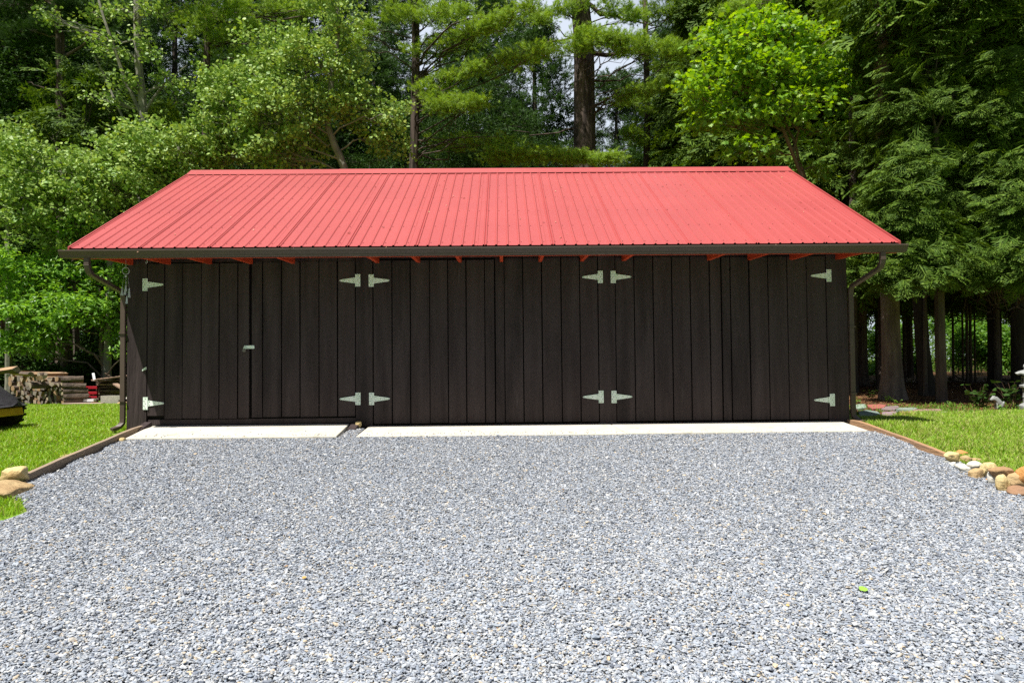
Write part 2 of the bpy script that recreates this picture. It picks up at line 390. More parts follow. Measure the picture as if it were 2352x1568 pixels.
# roof
EX0, EX1, EY, EZ, RY, RZ = -5.03, 4.665, -.70, 2.168, 2.41, 3.915
sl_ = (RZ - EZ) / (RY - EY)
def ribbed(side):
    mb = MB(); xsr = []; zsr = []
    x = EX0; k = 0; p = .1335; prof = []
    n = int((EX1 - EX0) / p)
    prof.append((EX0, 0.0)); 
    for k in range(n + 1):
        c = EX0 + .012 + k * p
        if c + .02 > EX1: break
        if k % 6 == 0 and k:   # lap seam: a double rib
            for c2 in (c - .014, c + .014): prof += [(c2 - .013, 0), (c2 - .005, .0125), (c2 + .005, .0125), (c2 + .013, 0.0005)]
        else: prof += [(c - .017, 0), (c - .006, .0115), (c + .006, .0115), (c + .017, 0)]
        # two faint pencil lines between ribs
        if k % 6 == 5: prof += [(c + .045, 0), (c + .05, .003), (c + .055, 0)]
    prof.append((EX1, 0))
    prof = [p_ for p_ in prof if EX0 <= p_[0] <= EX1]; prof.sort(key=lambda q: q[0])
    m = len(prof); t0, t1 = (0, 1)
    V = []
    L0 = 14
    for j in range(L0 + 1):
        t = j / L0
        for (xx, h) in prof:
            yv = EY + (RY - EY) * t; zv = EZ + (RZ - EZ) * t
            if side < 0: yv = 2 * RY - yv
            V.append((xx, yv - (0 if side > 0 else 0), zv + h + (.0015 * math.sin(xx * 3 + j) if 0 < j < L0 else 0)))
    fs = []
    for j in range(L0):
        for i in range(m - 1):
            q = (j*m+i, j*m+i+1, (j+1)*m+i+1, (j+1)*m+i)
            fs.append(q if side > 0 else q[::-1])
    # eave thickness and screws
    mb.add(V, fs, 0)
    if side > 0:
        for k in range(n):
            for t in (.03, .2, .38, .56, .74, .92):
                c = EX0 + .012 + k * p + .03
                if c > EX1 - .03: continue
                yv = EY + (RY - EY) * t; zv = EZ + (RZ - EZ) * t + .001
                s = .0055
                mb.hexa([(c - s, yv - s, zv - s * sl_), (c + s, yv - s, zv - s * sl_), (c + s, yv + s, zv + s * sl_), (c - s, yv + s, zv + s * sl_), (c - s*.7, yv - s*.7, zv + .004 - s * sl_), (c + s*.7, yv - s*.7, zv + .004 - s * sl_), (c + s*.7, yv + s*.7, zv + .004 + s * sl_), (c - s*.7, yv + s*.7, zv + .004 + s * sl_)], 1)
    return mb
roof = ribbed(1).build('roof', [M_roof, M_rscrew], shed)
back = ribbed(-1).build('back_roof', [M_roof, M_rscrew], shed)
# sheathing under the metal: red soffit, dark front edge
mb = MB()
for s in (1, -1):
    def P(y, z): return ((y if s > 0 else 2 * RY - y), z)
    a0, a1 = P(EY + .03, EZ - .004 + .03 * sl_ - .004), P(RY, RZ - .006)
    b0, b1 = P(EY + .03, EZ - .03 + .03 * sl_ - .004), P(RY, RZ - .034)
    x0, x1 = EX0 + .012, EX1 - .012
    mb.hexa([(x0, *b0), (x1, *b0), (x1, *b1), (x0, *b1), (x0, *a0), (x1, *a0), (x1, *a1), (x0, *a1)], 0)
mb.build('sheathing', [M_red_tail], shed)
mb = MB(); mb.prism([(EY + .012, EZ - .035), (EY + .028, EZ - .03), (EY + .028, EZ + .010), (EY + .012, EZ + .002)], 0, EX0 + .02, EX1 - .02); mb.build('eave_closure', M_gap, roof)
# ridge cap with dark gaps under its edge
mb = MB(); w = .17
mb.prism([(RY - w, RZ - w * sl_ + .017), (RY - .02, RZ + .034 - .02 * sl_), (RY, RZ + .04), (RY + .02, RZ + .034 - .02 * sl_), (RY + w, RZ - w * sl_ + .017), (RY + w, RZ - w * sl_ + .013), (RY, RZ + .034), (RY - w, RZ - w * sl_ + .013)], 0, EX0 - .02, -2.6)
mb.prism([(RY - w, RZ - w * sl_ + .019), (RY - .02, RZ + .038 - .02 * sl_), (RY, RZ + .044), (RY + .02, RZ + .038 - .02 * sl_), (RY + w, RZ - w * sl_ + .019), (RY + w, RZ - w * sl_ + .016), (RY, RZ + .038), (RY - w, RZ - w * sl_ + .016)], 0, -2.65, EX1 + .02)
mb.build('ridge_cap', M_roof, roof)
mb = MB(); mb.prism([(RY - w + .03, RZ - (w-.03) * sl_ + .001), (RY - w + .045, RZ - (w-.045) * sl_ + .001), (RY - w + .045, RZ - (w-.045) * sl_ + .014), (RY - w + .03, RZ - (w-.03) * sl_ + .014)], 0, EX0 + .01, EX1 - .01); mb.build('ridge_closure', M_gap, roof)
# rake trim
for x0, x1 in ((EX0 - .022, EX0 - .004), (EX1 + .004, EX1 + .022)):
    mb = MB()
    for s in (1, -1):
        def P(y, z): return ((y if s > 0 else 2 * RY - y), z)
        a0, a1 = P(EY, EZ + .018), P(RY - .0 , RZ + .018); b0, b1 = P(EY, EZ - .09), P(RY, RZ - .09)
        mb.hexa([(x0, *b0), (x1, *b0), (x1, *b1), (x0, *b1), (x0, *a0), (x1, *a0), (x1, *a1), (x0, *a1)])
    mb.build('rake_trim', M_roof, roof)
# rafter tails
raf = [-4.69, -4.215, -3.70, -3.185, -2.655, -1.59, -1.07, -.545, -.02, .47, 1.0, 1.53, 2.62, 3.14, 3.68, 4.27]
for i, x in enumerate(raf):
    a, b = x - .02, x + .02
    if x == -1.59: pass
    def zr(y): return EZ - .034 + (y - EY) * sl_
    zb = 2.072
    mb = MB(); mb.prism([(EY + .04, 2.052), (-.02, 2.070), (-.002, zb + .0), (-.002, zr(0) - .004), (EY + .04, zr(EY + .04) - .004)], 0, a, b)
    mb.build('rafter', M_red_tail, shed)
mb = MB(); mb.prism([(EY - .0, 2.045), (EY + .035, 2.045), (EY + .035, EZ - .036), (EY, EZ - .036)], 0, EX0 + .02, EX1 - .02); mb.build('fascia', M_red_tail, shed)
# gutter, K profile
gx0, gx1 = -5.085, 4.705
prof = [(-.70 - .005, 2.045), (-.775, 2.045), (-.79, 2.055), (-.792, 2.07), (-.806, 2.09), (-.815, 2.105), (-.822, 2.118), (-.822, 2.13), (-.812, 2.133), (-.810, 2.124), (-.804, 2.106), (-.786, 2.078), (-.78, 2.058), (-.77, 2.052), (-.712, 2.052), (-.712, 2.135), (-.705, 2.135)]
mb = MB(); mb.prism(prof, 0, gx0, gx1); g = mb.build('gutter', M_gutter, shed)
endp = [(-.705, 2.05), (-.775, 2.05), (-.792, 2.07), (-.806, 2.09), (-.815, 2.105), (-.82, 2.118), (-.82, 2.13), (-.705, 2.133)]
for a, b in ((gx0 - .003, gx0 - .0002), (gx1 + .0002, gx1 + .003)):
    mb = MB(); mb.prism(endp, 0, a, b); mb.build('end_cap', M_gutter, g)
# downspouts
def downspout(x, tip):
    mb = MB()
    def arc(P, n=5): return P
    P1 = [(x, -.758, 2.05), (x, -.758, 1.975), (x + tip*.0, -.745, 1.925), (x, -.72, 1.885), (x, -.66, 1.86), (x, -.12, 1.745), (x, -.045, 1.725), (x, -.01, 1.69), (x, 0.0, 1.62), (x, 0, .9), (x, 0, .14), (x - tip * .0, -.005, .085), (x - tip * .02, -.03, .045), (x - tip * .04, -.06, .025), (x - tip * .07, -.12, .01)]
    mb.tube(P1, .036, 4, sq=(.85, 1.15), ref=(1, 0, 0))
    # corrugations of the elbows
    for k in range(6):
        t = k / 5; p = (x, -.757 + .06 * t, 1.96 - .08 * t)
        mb.tube([(p[0], p[1] - .0, p[2] + .004), (p[0], p[1] + .0, p[2] - .004)], .041, 4, sq=(.85, 1.15), ref=(1, 0, 0))
    o = mb.build('downspout', M_gutter, shed, bevel=.006)
    for zs in (1.2, .35):
        mb = MB(); mb.box((x - .036, -.036, zs), (x + .036, .036, zs + .025)); mb.build('strap', M_gutter, o)
downspout(-4.79, 1); downspout(4.435, -1)

# doors
def hinge(side, px_pin, pz, parent, y=-.004):
    """side +1: strap runs to the right of the pin"""
    x = px_pin; mb = MB(); s = side
    def bx(x0, x1, z0, z1, y0, y1, mi=0):
        a, b = sorted((x + s * x0, x + s * x1)); mb.box((a, y0, z0), (b, y1, z1), mi)
    bx(-.058, -.002, pz - .078, pz + .078, y - .004, y)                       # plate on the post
    mb.tube([(x, y - .006, pz - .078), (x, y - .006, pz + .078)], .0065, 8)     # knuckle
    q = [(.004, -.038), (.004, .038), (.195, .011), (.207, 0), (.195, -.011)]
    pts = [(x + s * a, pz + b) for a, b in q]; 
    if s < 0: pts = pts[::-1]
    n = len(pts); V = [(a, y - .0045, b) for a, b in pts] + [(a, y, b) for a, b in pts]
    mb.add(V, [tuple(range(n)), tuple(range(n, 2*n))[::-1]] + [(i, (i+1) % n, n + (i+1) % n, n + i)[::-1] for i in range(n)])
    for (a, b) in [(-.03, .06), (-.045, .03), (-.03, 0), (-.045, -.03), (-.03, -.06), (.025, .022), (.025, -.022), (.085, 0), (.14, .002), (.192, 0)]:
        mb.tube([(x + s * a, y - .0075, pz + b), (x + s * a, y - .003, pz + b)], .0048, 8, mi=1)
    return mb.build('hinge', [M_zinc, M_screw], parent)
def door(seams, top, bot, y, label, hs, jag=0, short_first=0):
    S = [PXW(v) for v in seams]; mb = MB()
    x0, x1 = S[0] + .005, S[-1] - .005
    for i, (a, b) in enumerate(zip(S[:-1], S[1:])):
        g = .0078 * random.uniform(.6, 1.3); o = random.uniform(0, .005)
        zb = bot + (short_first if i == 0 else random.uniform(0, .006))
        zt = top - random.uniform(0, .003)
        t = random.uniform(-.003, .003)
        xa, xb = max(a + g, x0), min(b - g, x1)
        mb.hexa([(xa, y + o, zb), (xb, y + o, zb), (xb, y + o + .024, zb), (xa, y + o + .024, zb), (xa + t, y + o, zt), (xb + t, y + o, zt), (xb + t, y + o + .024, zt), (xa + t, y + o + .024, zt)])
    mb.box((x0 + .02, y + .032, bot + .03), (x1 - .02, y + .035, top - .02), 1)
    d = mb.build('door', [M_stain, M_stain_dk], shed)
    for (side, px, pz) in hs: hinge(side, px, pz, d, y - .002)
    return tag(d, label)
P0 = lambda p, yy: at(p, yy, 0)
def hz(p, yy): q = at(p, yy, 0); return float(q[0]), float(q[2])
d1 = door([338.5, 378, 419, 462, 503, 546, 573.5], 2.085, .125, -.006, 'left door of the first pair, with padlock', [(1, *hz(339, 654)), (1, *hz(340, 926))], short_first=.045)
d2 = door([577, 603, 646, 689, 732, 775, 816.5], 2.10, .135, .004, 'right door of the first pair', [(-1, *hz(817, 644)), (-1, *hz(817.5, 915.5))])
d3 = door([857, 900, 943, 987, 1029, 1071, 1114, 1136.5], 2.105, .04, -.001, 'left door of the middle pair', [(1, *hz(857.5, 644.5)), (1, *hz(858.5, 915.5))])
d4 = door([1137.5, 1159, 1202, 1246, 1290, 1333, 1375], 2.125, .04, .002, 'right door of the middle pair', [(-1, *hz(1374, 636)), (-1, *hz(1376, 911))])
d5 = door([1414.5, 1458, 1502, 1545, 1588, 1632, 1658], 2.125, .04, .001, 'left door of the third pair', [(1, *hz(1413, 636)), (1, *hz(1415, 911))])
d6 = door([1659, 1680, 1723, 1767, 1811, 1856, 1900], 2.118, .04, .003, 'right door of the third pair', [(-1, *hz(1899, 633)), (-1, *hz(1907, 918))])
# hasp and padlock
hx, hz_ = hz(562, 797); hx2, _ = hz(585, 797)
mb = MB(); mb.box((hx - .002, -.014, hz_ - .02), (hx2, -.010, hz_ + .02)); mb.box((hx2 - .035, -.0095, hz_ - .021), (hx2 - .002, -.006, hz_ + .021)); 
mb.tube([(hx + .012, -.03, hz_ - .012), (hx + .012, -.03, hz_ + .01), (hx + .012, -.012, hz_ + .012), (hx + .012, -.004, hz_ + .012)], .004, 6)
mb.build('hasp', M_zinc, d1)
mb = MB(); t = [(-.012, 0), (-.012, .022), (-.007, .03), (0, .033), (.007, .03), (.012, .022), (.012, 0)]
lx, lz = hx + .006, hz_ - .028
mb.tube([(lx + a, -.026, lz + b) for a, b in t], .0035, 6)
mb.box((-.02, -.009, -.032), (.02, .009, .002), 1, rot=('Y', R(12)), c=(lx, -.026, lz))
mb.build('padlock', [M_zinc, M_lock], d1, bevel=.002)
# hook hanging under the second rafter, small latch block on the corner post
q = at(338, 597, -.2)
mb = MB(); mb.tube([(q[0], q[1], 2.14), (q[0], q[1], q[2] + .02), (q[0] + .004, q[1], q[2] - .03), (q[0] - .012, q[1], q[2] - .045), (q[0] - .016, q[1], q[2] - .025)], .004, 6); mb.build('hook', M_white, shed)
q = at(372, 1081.5 / 1.0, 0)
lx, lz = hz(331, 850 - 0)
mb = MB(); xa, xb = PXW(328), PXW(337); mb.hexa([(xa, -.012, .732), (xb, -.03, .752), (xb, 0, .752), (xa, 0, .732), (xa, -.012, .75), (xb, -.026, .782), (xb, 0, .782), (xa, 0, .75)]); mb.build('latch', M_zinc, shed)

# ================================================================= RAMPS AND EDGINGS
def ramp(px_back, px_front, zb, zf, label, xs_=None):
    (xa, xb), (xc, xd) = px_back, px_front; yb_, yf = .046, -.655
    mb = MB()
    bm_ = [(xc, yf, -.14), (xd, yf, -.14), (xb, -.003, -.14), (xa, -.003, -.14), (xc, yf, zf), (xd, yf, zf), (xb, -.003, zb), (xa, -.003, zb)]
    mb.hexa(bm_)
    return tag(mb.build('concrete_ramp', M_conc, None, bevel=.012), label, 'ramp', 'concrete ramps in front of the doors')
ramp((-4.44, -1.95), (-4.40, -1.955), .048, -.035, 'pale concrete ramp under the padlocked left pair of doors')
ramp((-1.70, 1.325), (-1.73, 1.43), .018, -.04, 'pale concrete ramp under the middle pair of doors')
ramp((1.33, 4.27), (1.435, 4.27), .018, -.035, 'pale concrete ramp under the right pair of doors')
def timber(name, pts, w, h, m, label):
    mb = MB(); P = [(x, y, z) for x, y, z in pts]; n = len(P)
    V = []
    for x, y, z in P:
        V += [(x - w/2, y, z - h), (x + w/2, y, z - h), (x + w/2, y, z), (x - w/2, y, z)]
    fs = [(0, 1, 2, 3), tuple((n-1)*4 + k for k in (3, 2, 1, 0))]
    for i in range(n - 1):
        for k in range(4):
            j = (k + 1) % 4; fs.append((i*4+k, (i+1)*4+k, (i+1)*4+j, i*4+j))
    return tag(mb.add(V, fs).build(name, m, None, bevel=.006), label, 'edging')
def line(pa, pb, n, z_off, bow=0):
    out = []
    for i in range(n):
        t = i / (n - 1); x = pa[0] + (pb[0] - pa[0]) * t + bow * math.sin(math.pi * t); y = pa[1] + (pb[1] - pa[1]) * t
        out.append((x, y, float(gz(x, y)) + z_off + random.uniform(-.003, .003)))
    return out
timber('timber_edging', line((-4.475, -.06), (-4.375, -2.36), 9, .095, -.02), .05, .2, M_timber, 'weathered grey timber edging between the lawn and the gravel')
timber('timber_edging', line((4.36, -.02), (4.40, -1.86), 9, .075, .02), .045, .2, M_timber2, 'tan grained timber edging ending at the pile of stones')
mb = MB(); mb.hexa([(-4.53, -.30, -.02), (-4.43, -.30, -.02), (-4.40, -.05, -.02), (-4.49, -.05, -.02), (-4.53, -.30, .01), (-4.43, -.30, .01), (-4.40, -.05, .1), (-4.49, -.05, .1)])
tag(mb.build('wood_block', M_stain, bevel=.004), 'dark brown wooden block wedged beside the corner of the first ramp', 'block', 'brown wooden blocks beside the ramps')
mb = MB(); mb.hexa([(-1.93, -.22, -.06), (-1.83, -.22, -.06), (-1.80, -.02, -.06), (-1.90, -.02, -.06), (-1.93, -.22, .0), (-1.83, -.22, .0), (-1.80, -.02, .085), (-1.90, -.02, .085)])
tag(mb.build('wood_block', M_stain, bevel=.004), 'dark brown wooden block between the first and second ramps', 'block', 'brown wooden blocks beside the ramps')
# ================================================================= TREES
def bark(name, a, b, bump=1.4, sc=14, st=(1, 1, .16), blotch=None):
    return mat(name, a, .9, .15, var=b, nscale=7, bump=bump, bscale=sc, stretch=st, blotch=blotch)
B_pine = bark('pine_bark', (.14, .105, .085), (.05, .038, .032), 2.2, 11, (1, 1, .1), ((.025, .02, .018), 5, .5, .7))
B_aspen = bark('aspen_bark', (.24, .23, .18), (.15, .145, .12), .5, 10, (1, 1, .8), ((.05, .045, .04), 5, .64, .9))
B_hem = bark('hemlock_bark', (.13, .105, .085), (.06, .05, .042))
B_twig = bark('brown_stem_bark', (.2, .12, .08), (.12, .08, .055), .5, 20)
def leafmat(name, cols, rough=.45, transl=.35, spec=.4, base=None):
    return mat(name, base, rough, spec, rand=cols, transl=transl)
B_sun = bark('sunlit_hemlock_bark', (.24, .19, .155), (.12, .095, .08), 1.8, 12)  # hemlock bark with its colour lightened to paint in sunlight
B_shade = bark('dark_shade_bark', (.06, .05, .042), (.03, .025, .022))  # hemlock bark with its colour darkened to paint in the wood's shade
L_aspen = leafmat('aspen_leaves', [(0.112, 0.2136, 0.0439), (0.2364, 0.3644, 0.0791), (0.1618, 0.289, 0.0527), (0.3484, 0.4775, 0.1318), (0.2115, 0.3393, 0.0615), (0.3235, 0.4272, 0.0615), (0.1369, 0.2388, 0.0527), (0.4107, 0.5278, 0.1669), (0.2115, 0.3267, 0.0791)], .5, .22, .28)
L_ash = leafmat('ash_leaves', [(0.091, 0.195, 0.026), (0.221, 0.416, 0.052), (0.143, 0.299, 0.039), (0.312, 0.546, 0.078), (0.104, 0.234, 0.0325), (0.182, 0.364, 0.0455)], .42, .38)
L_oak = leafmat('oak_leaves', [(.08, .18, .02), (.24, .43, .035), (.14, .28, .025), (.33, .5, .05), (.09, .2, .02), (.2, .38, .05), (.28, .42, .04)], .42, .4)
L_pine = leafmat('pine_needles', [(0.121, 0.22, 0.0242), (0.286, 0.44, 0.055), (0.209, 0.341, 0.033), (0.396, 0.55, 0.088), (0.154, 0.264, 0.0308)], .5, .3, .3)
L_dpine = leafmat('shaded_pine_needles', [(0.0255, 0.068, 0.017), (0.0595, 0.1275, 0.0255), (0.0425, 0.0935, 0.0213), (0.0765, 0.153, 0.0298)], .5, .25, .3)  # darker copy of the pine needles, background shade put into the colours
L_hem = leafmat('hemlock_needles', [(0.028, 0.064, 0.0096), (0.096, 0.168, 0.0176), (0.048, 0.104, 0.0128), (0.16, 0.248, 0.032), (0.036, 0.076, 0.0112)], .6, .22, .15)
L_dark = leafmat('shaded_wood_leaves', [(0.0176, 0.044, 0.0096), (0.04, 0.088, 0.016), (0.024, 0.06, 0.012), (0.064, 0.12, 0.0224)], .6, .22, .1)  # leaf colours darkened so the shade of the wood is painted in
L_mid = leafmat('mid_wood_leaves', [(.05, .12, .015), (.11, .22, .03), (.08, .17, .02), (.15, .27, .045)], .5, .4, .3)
L_under = leafmat('understory_leaves', [(.07, .17, .02), (.14, .3, .04), (.10, .22, .03), (.19, .34, .06)], .5, .4, .3)

# leaf templates lie in the xy plane, tip towards +x, unit length
def T_round():
    V = np.array([(0, 0, 0), (.28, .42, .05), (.75, .36, .02), (1, 0, -.06), (.75, -.36, .02), (.28, -.42, .05)]); return V, np.array([[0, 1, 2, 3], [0, 3, 4, 5]])
def T_long():
    V = np.array([(0, 0, 0), (.4, .19, .04), (1, 0, -.12), (.4, -.19, .04)]); return V, np.array([[0, 1, 2], [0, 2, 3]])
def T_oak():
    h = [(0, 0), (.15, .08), (.28, .3), (.36, .12), (.5, .42), (.6, .14), (.78, .3), (.8, .1), (1, .0)]
    V = [(x, y, .05 * abs(y)) for x, y in h] + [(x, -y, .05 * abs(y)) for x, y in h[1:-1][::-1]]
    V = np.array(V); V[:, 2] -= .12 * V[:, 0] ** 2
    n = len(V); tri = []
    top = list(range(0, 9)); bot = [0] + list(range(n - 1, 8, -1)) + [8]
    for i in range(8):
        a, b, c, d = top[i], top[i + 1], bot[i + 1], bot[i]
        if a != d: tri.append([a, d, c])
        if b != c: tri.append([a, c, b])
    return V, np.array(tri)
def T_pine(n=40, w=.075):
    """bundle of needles round a twig along +x"""
    V = []; Fc = []
    for i in range(n):
        x0 = random.uniform(-1.3, .15); th = random.uniform(0, 6.283); po = random.uniform(.35, 1.05) if x0 < 0 else random.uniform(0.05, .7)
        d = np.array([math.cos(po), math.sin(po) * math.cos(th), math.sin(po) * math.sin(th)]); L_ = random.uniform(.75, 1.1)
        s = np.cross(d, (random.random(), random.random(), random.random())); s /= np.linalg.norm(s) + 1e-6
        p = np.array([x0, 0, 0]); k = len(V)
        V += [p - s * w / 2, p + s * w / 2, p + d * L_ + np.array([0, 0, -.05])]; Fc.append([k, k + 1, k + 2])
    return np.array(V), np.array(Fc)
def T_spray(n=13, w=.055):
    """flat hemlock spray, side twiglets with feathery edges, drooping"""
    V = []; Fc = []
    def dia(p, d, L_, w_):
        d = d / np.linalg.norm(d); s = np.array([-d[1], d[0], 0]); k = len(V)
        z = lambda q: np.array([0, 0, -.32 * (q[0] ** 2 + .6 * q[1] ** 2)])
        for q in (p, p + d * L_ * .45 + s * w_ / 2, p + d * L_, p + d * L_ * .45 - s * w_ / 2): V.append(q + z(q) + np.array([0, 0, random.uniform(-.03, .03)]))
        Fc.append([k, k + 1, k + 2, k + 3])
    dia(np.zeros(3), np.array([1., 0, 0]), 1.0, .06)
    for i in range(n):
        t = (i + .7) / (n + .8); s = 1 if i % 2 else -1; L_ = .62 * (1 - t) ** .7 + .12
        a = R(random.uniform(38, 58)) * s; d = np.array([math.cos(a), math.sin(a), 0]); p = np.array([t, 0, 0])
        dia(p, d, L_, w)
        for k in range(2):
            u = (k + 1) / 3; a2 = a + R(45) * (1 if k else -1) * s; dia(p + d * L_ * u, np.array([math.cos(a2), math.sin(a2), 0]), L_ * .42, w * .8)
    return np.array(V), np.array(Fc)
def frames(D, roll=None, updir=(0, 0, 1)):
    """rotation matrices with local x along D and local z as near to up as possible, then rolled"""
    D = D / (np.linalg.norm(D, axis=1)[:, None] + 1e-9); U = np.broadcast_to(np.asarray(updir, float), D.shape)
    Yv = np.cross(U, D); Yv /= np.linalg.norm(Yv, axis=1)[:, None] + 1e-9; Zv = np.cross(D, Yv)
    if roll is not None:
        c, s = np.cos(roll)[:, None], np.sin(roll)[:, None]; Yv, Zv = Yv * c + Zv * s, Zv * c - Yv * s
    return np.stack([D, Yv, Zv], -1)
def stamp(T, P, D, size, roll):
    V0, F0 = T; n = len(P); Rm = frames(D, roll)
    V = np.einsum('nij,kj->nki', Rm, V0) * size[:, None, None] + P[:, None, :]
    Fx = (F0[None] + len(V0) * np.arange(n)[:, None, None]).reshape(-1, F0.shape[1])
    return V.reshape(-1, 3), Fx
def ball(n, surf=.5):
    d = rng.normal(size=(n, 3)); d /= np.linalg.norm(d, axis=1)[:, None]; return d * (rng.uniform(0, 1, n) ** surf)[:, None]
TR, TL, TO = T_round(), T_long(), T_oak()
TP = [T_pine() for _ in range(5)]; TPf = [T_pine(16, .13) for _ in range(4)]
TS = [T_spray() for _ in range(5)]; TSf = [T_spray(7, .11) for _ in range(3)]
def crown_points(blobs, clump=0, cs=1.0):
    """blobs: (centre xyz, radii xyz, clusters).  Returns cluster centres and the blob each came from"""
    C, K = [], []
    for i, (c, r, n) in enumerate(blobs):
        if clump:
            m_ = max(1, n // clump); A = np.asarray(c) + ball(m_, .42) * np.asarray(r); A = np.repeat(A, clump, 0)[:n]; n = len(A)
            C.append(A + rng.normal(0, 1, (n, 3)) * np.array([.15, .15, .07]) * cs); K += [i] * n
        else: C.append(np.asarray(c) + ball(n, .45) * np.asarray(r)); K += [i] * n
    return np.concatenate(C), np.array(K)
def make_crown(kind, C, cen, size=1.0, dens=1.0):
    """leaves round the cluster centres C; cen = centre of the blob each belongs to"""
    out = (C - cen); out /= np.linalg.norm(out, axis=1)[:, None] + 1e-6
    if kind in ('aspen', 'ash', 'oak', 'far', 'under'):
        k, s, T, sz, flat = {'aspen': (22, .095, TR, .082, .8), 'ash': (22, .115, TL, .135, .6), 'oak': (15, .12, TO, .145, .5), 'far': (38, .24, TL, .125, .7), 'under': (22, .2, TR, .11, .5)}[kind]
        k = max(3, int(k * dens)); n = len(C) * k
        P = np.repeat(C, k, 0) + rng.normal(0, 1, (n, 3)) * np.array([s, s, s * flat]) * size
        D = rng.normal(0, 1, (n, 3)) + np.repeat(out, k, 0) * .7; D[:, 2] = D[:, 2] * .55 - (.25 if kind != 'aspen' else .3)
        roll = rng.normal(0, .75 if kind != 'aspen' else 1.1, n)
        V, Fx = stamp(T, P, D, sz * size * rng.uniform(.65, 1.25, n), roll); return V, [Fx]
    if kind in ('pine', 'pinefar'):
        k = max(2, int((14 if kind == 'pine' else 6) * dens)); n = len(C) * k; Ts = TP if kind == 'pine' else TPf
        P = np.repeat(C, k, 0) + rng.normal(0, 1, (n, 3)) * np.array([.15, .15, .06]) * size
        D = np.repeat(out, k, 0) * np.array([1, 1, .35]) + rng.normal(0, .45, (n, 3)) + np.array([0, 0, .38])
        ls = []; idx = rng.integers(0, len(Ts), n); off = 0; Vs = []
        sz = (.098 if kind == 'pine' else .17) * size * rng.uniform(.8, 1.2, n)
        for t in range(len(Ts)):
            m_ = idx == t
            if not m_.any(): continue
            V, Fx = stamp(Ts[t], P[m_], D[m_], sz[m_], rng.uniform(0, 6.28, m_.sum())); Vs.append(V); ls.append(Fx + off); off += len(V)
        return np.concatenate(Vs), ls
    if kind in ('hemlock', 'hemfar'):
        k = max(2, int((13 if kind == 'hemlock' else 8) * dens)); n = len(C) * k; Ts = TS if kind == 'hemlock' else TSf
        P = np.repeat(C, k, 0) + rng.normal(0, 1, (n, 3)) * np.array([.22, .22, .11]) * size
        D = np.repeat(out, k, 0) * np.array([1, 1, 0]) + rng.normal(0, .5, (n, 3)) * np.array([1, 1, .45]) + np.array([0, 0, -.22])
        ls = []; idx = rng.integers(0, len(Ts), n); off = 0; Vs = []
        sz = (.30 if kind == 'hemlock' else .42) * size * rng.uniform(.6, 1.4, n)
        for t in range(len(Ts)):
            m_ = idx == t
            if not m_.any(): continue
            V, Fx = stamp(Ts[t], P[m_], D[m_], sz[m_], rng.normal(0, .5, m_.sum())); Vs.append(V); ls.append(Fx + off); off += len(V)
        return np.concatenate(Vs), ls
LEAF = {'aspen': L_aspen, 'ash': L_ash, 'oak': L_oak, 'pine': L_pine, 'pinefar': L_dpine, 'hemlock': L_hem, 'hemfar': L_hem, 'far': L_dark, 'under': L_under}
def wiggle(a, b, n, amp, sag=0):
    a, b = np.asarray(a, float), np.asarray(b, float); L_ = np.linalg.norm(b - a); t = np.linspace(0, 1, n)[:, None]
    P = a + (b - a) * t; w = np.cumsum(rng.normal(0, 1, (n, 3)), 0); w -= w[0] + (w[-1] - w[0]) * t
    P = P + w * amp * L_ / n; P[:, 2] += sag * L_ * np.sin(math.pi * t[:, 0]); return P
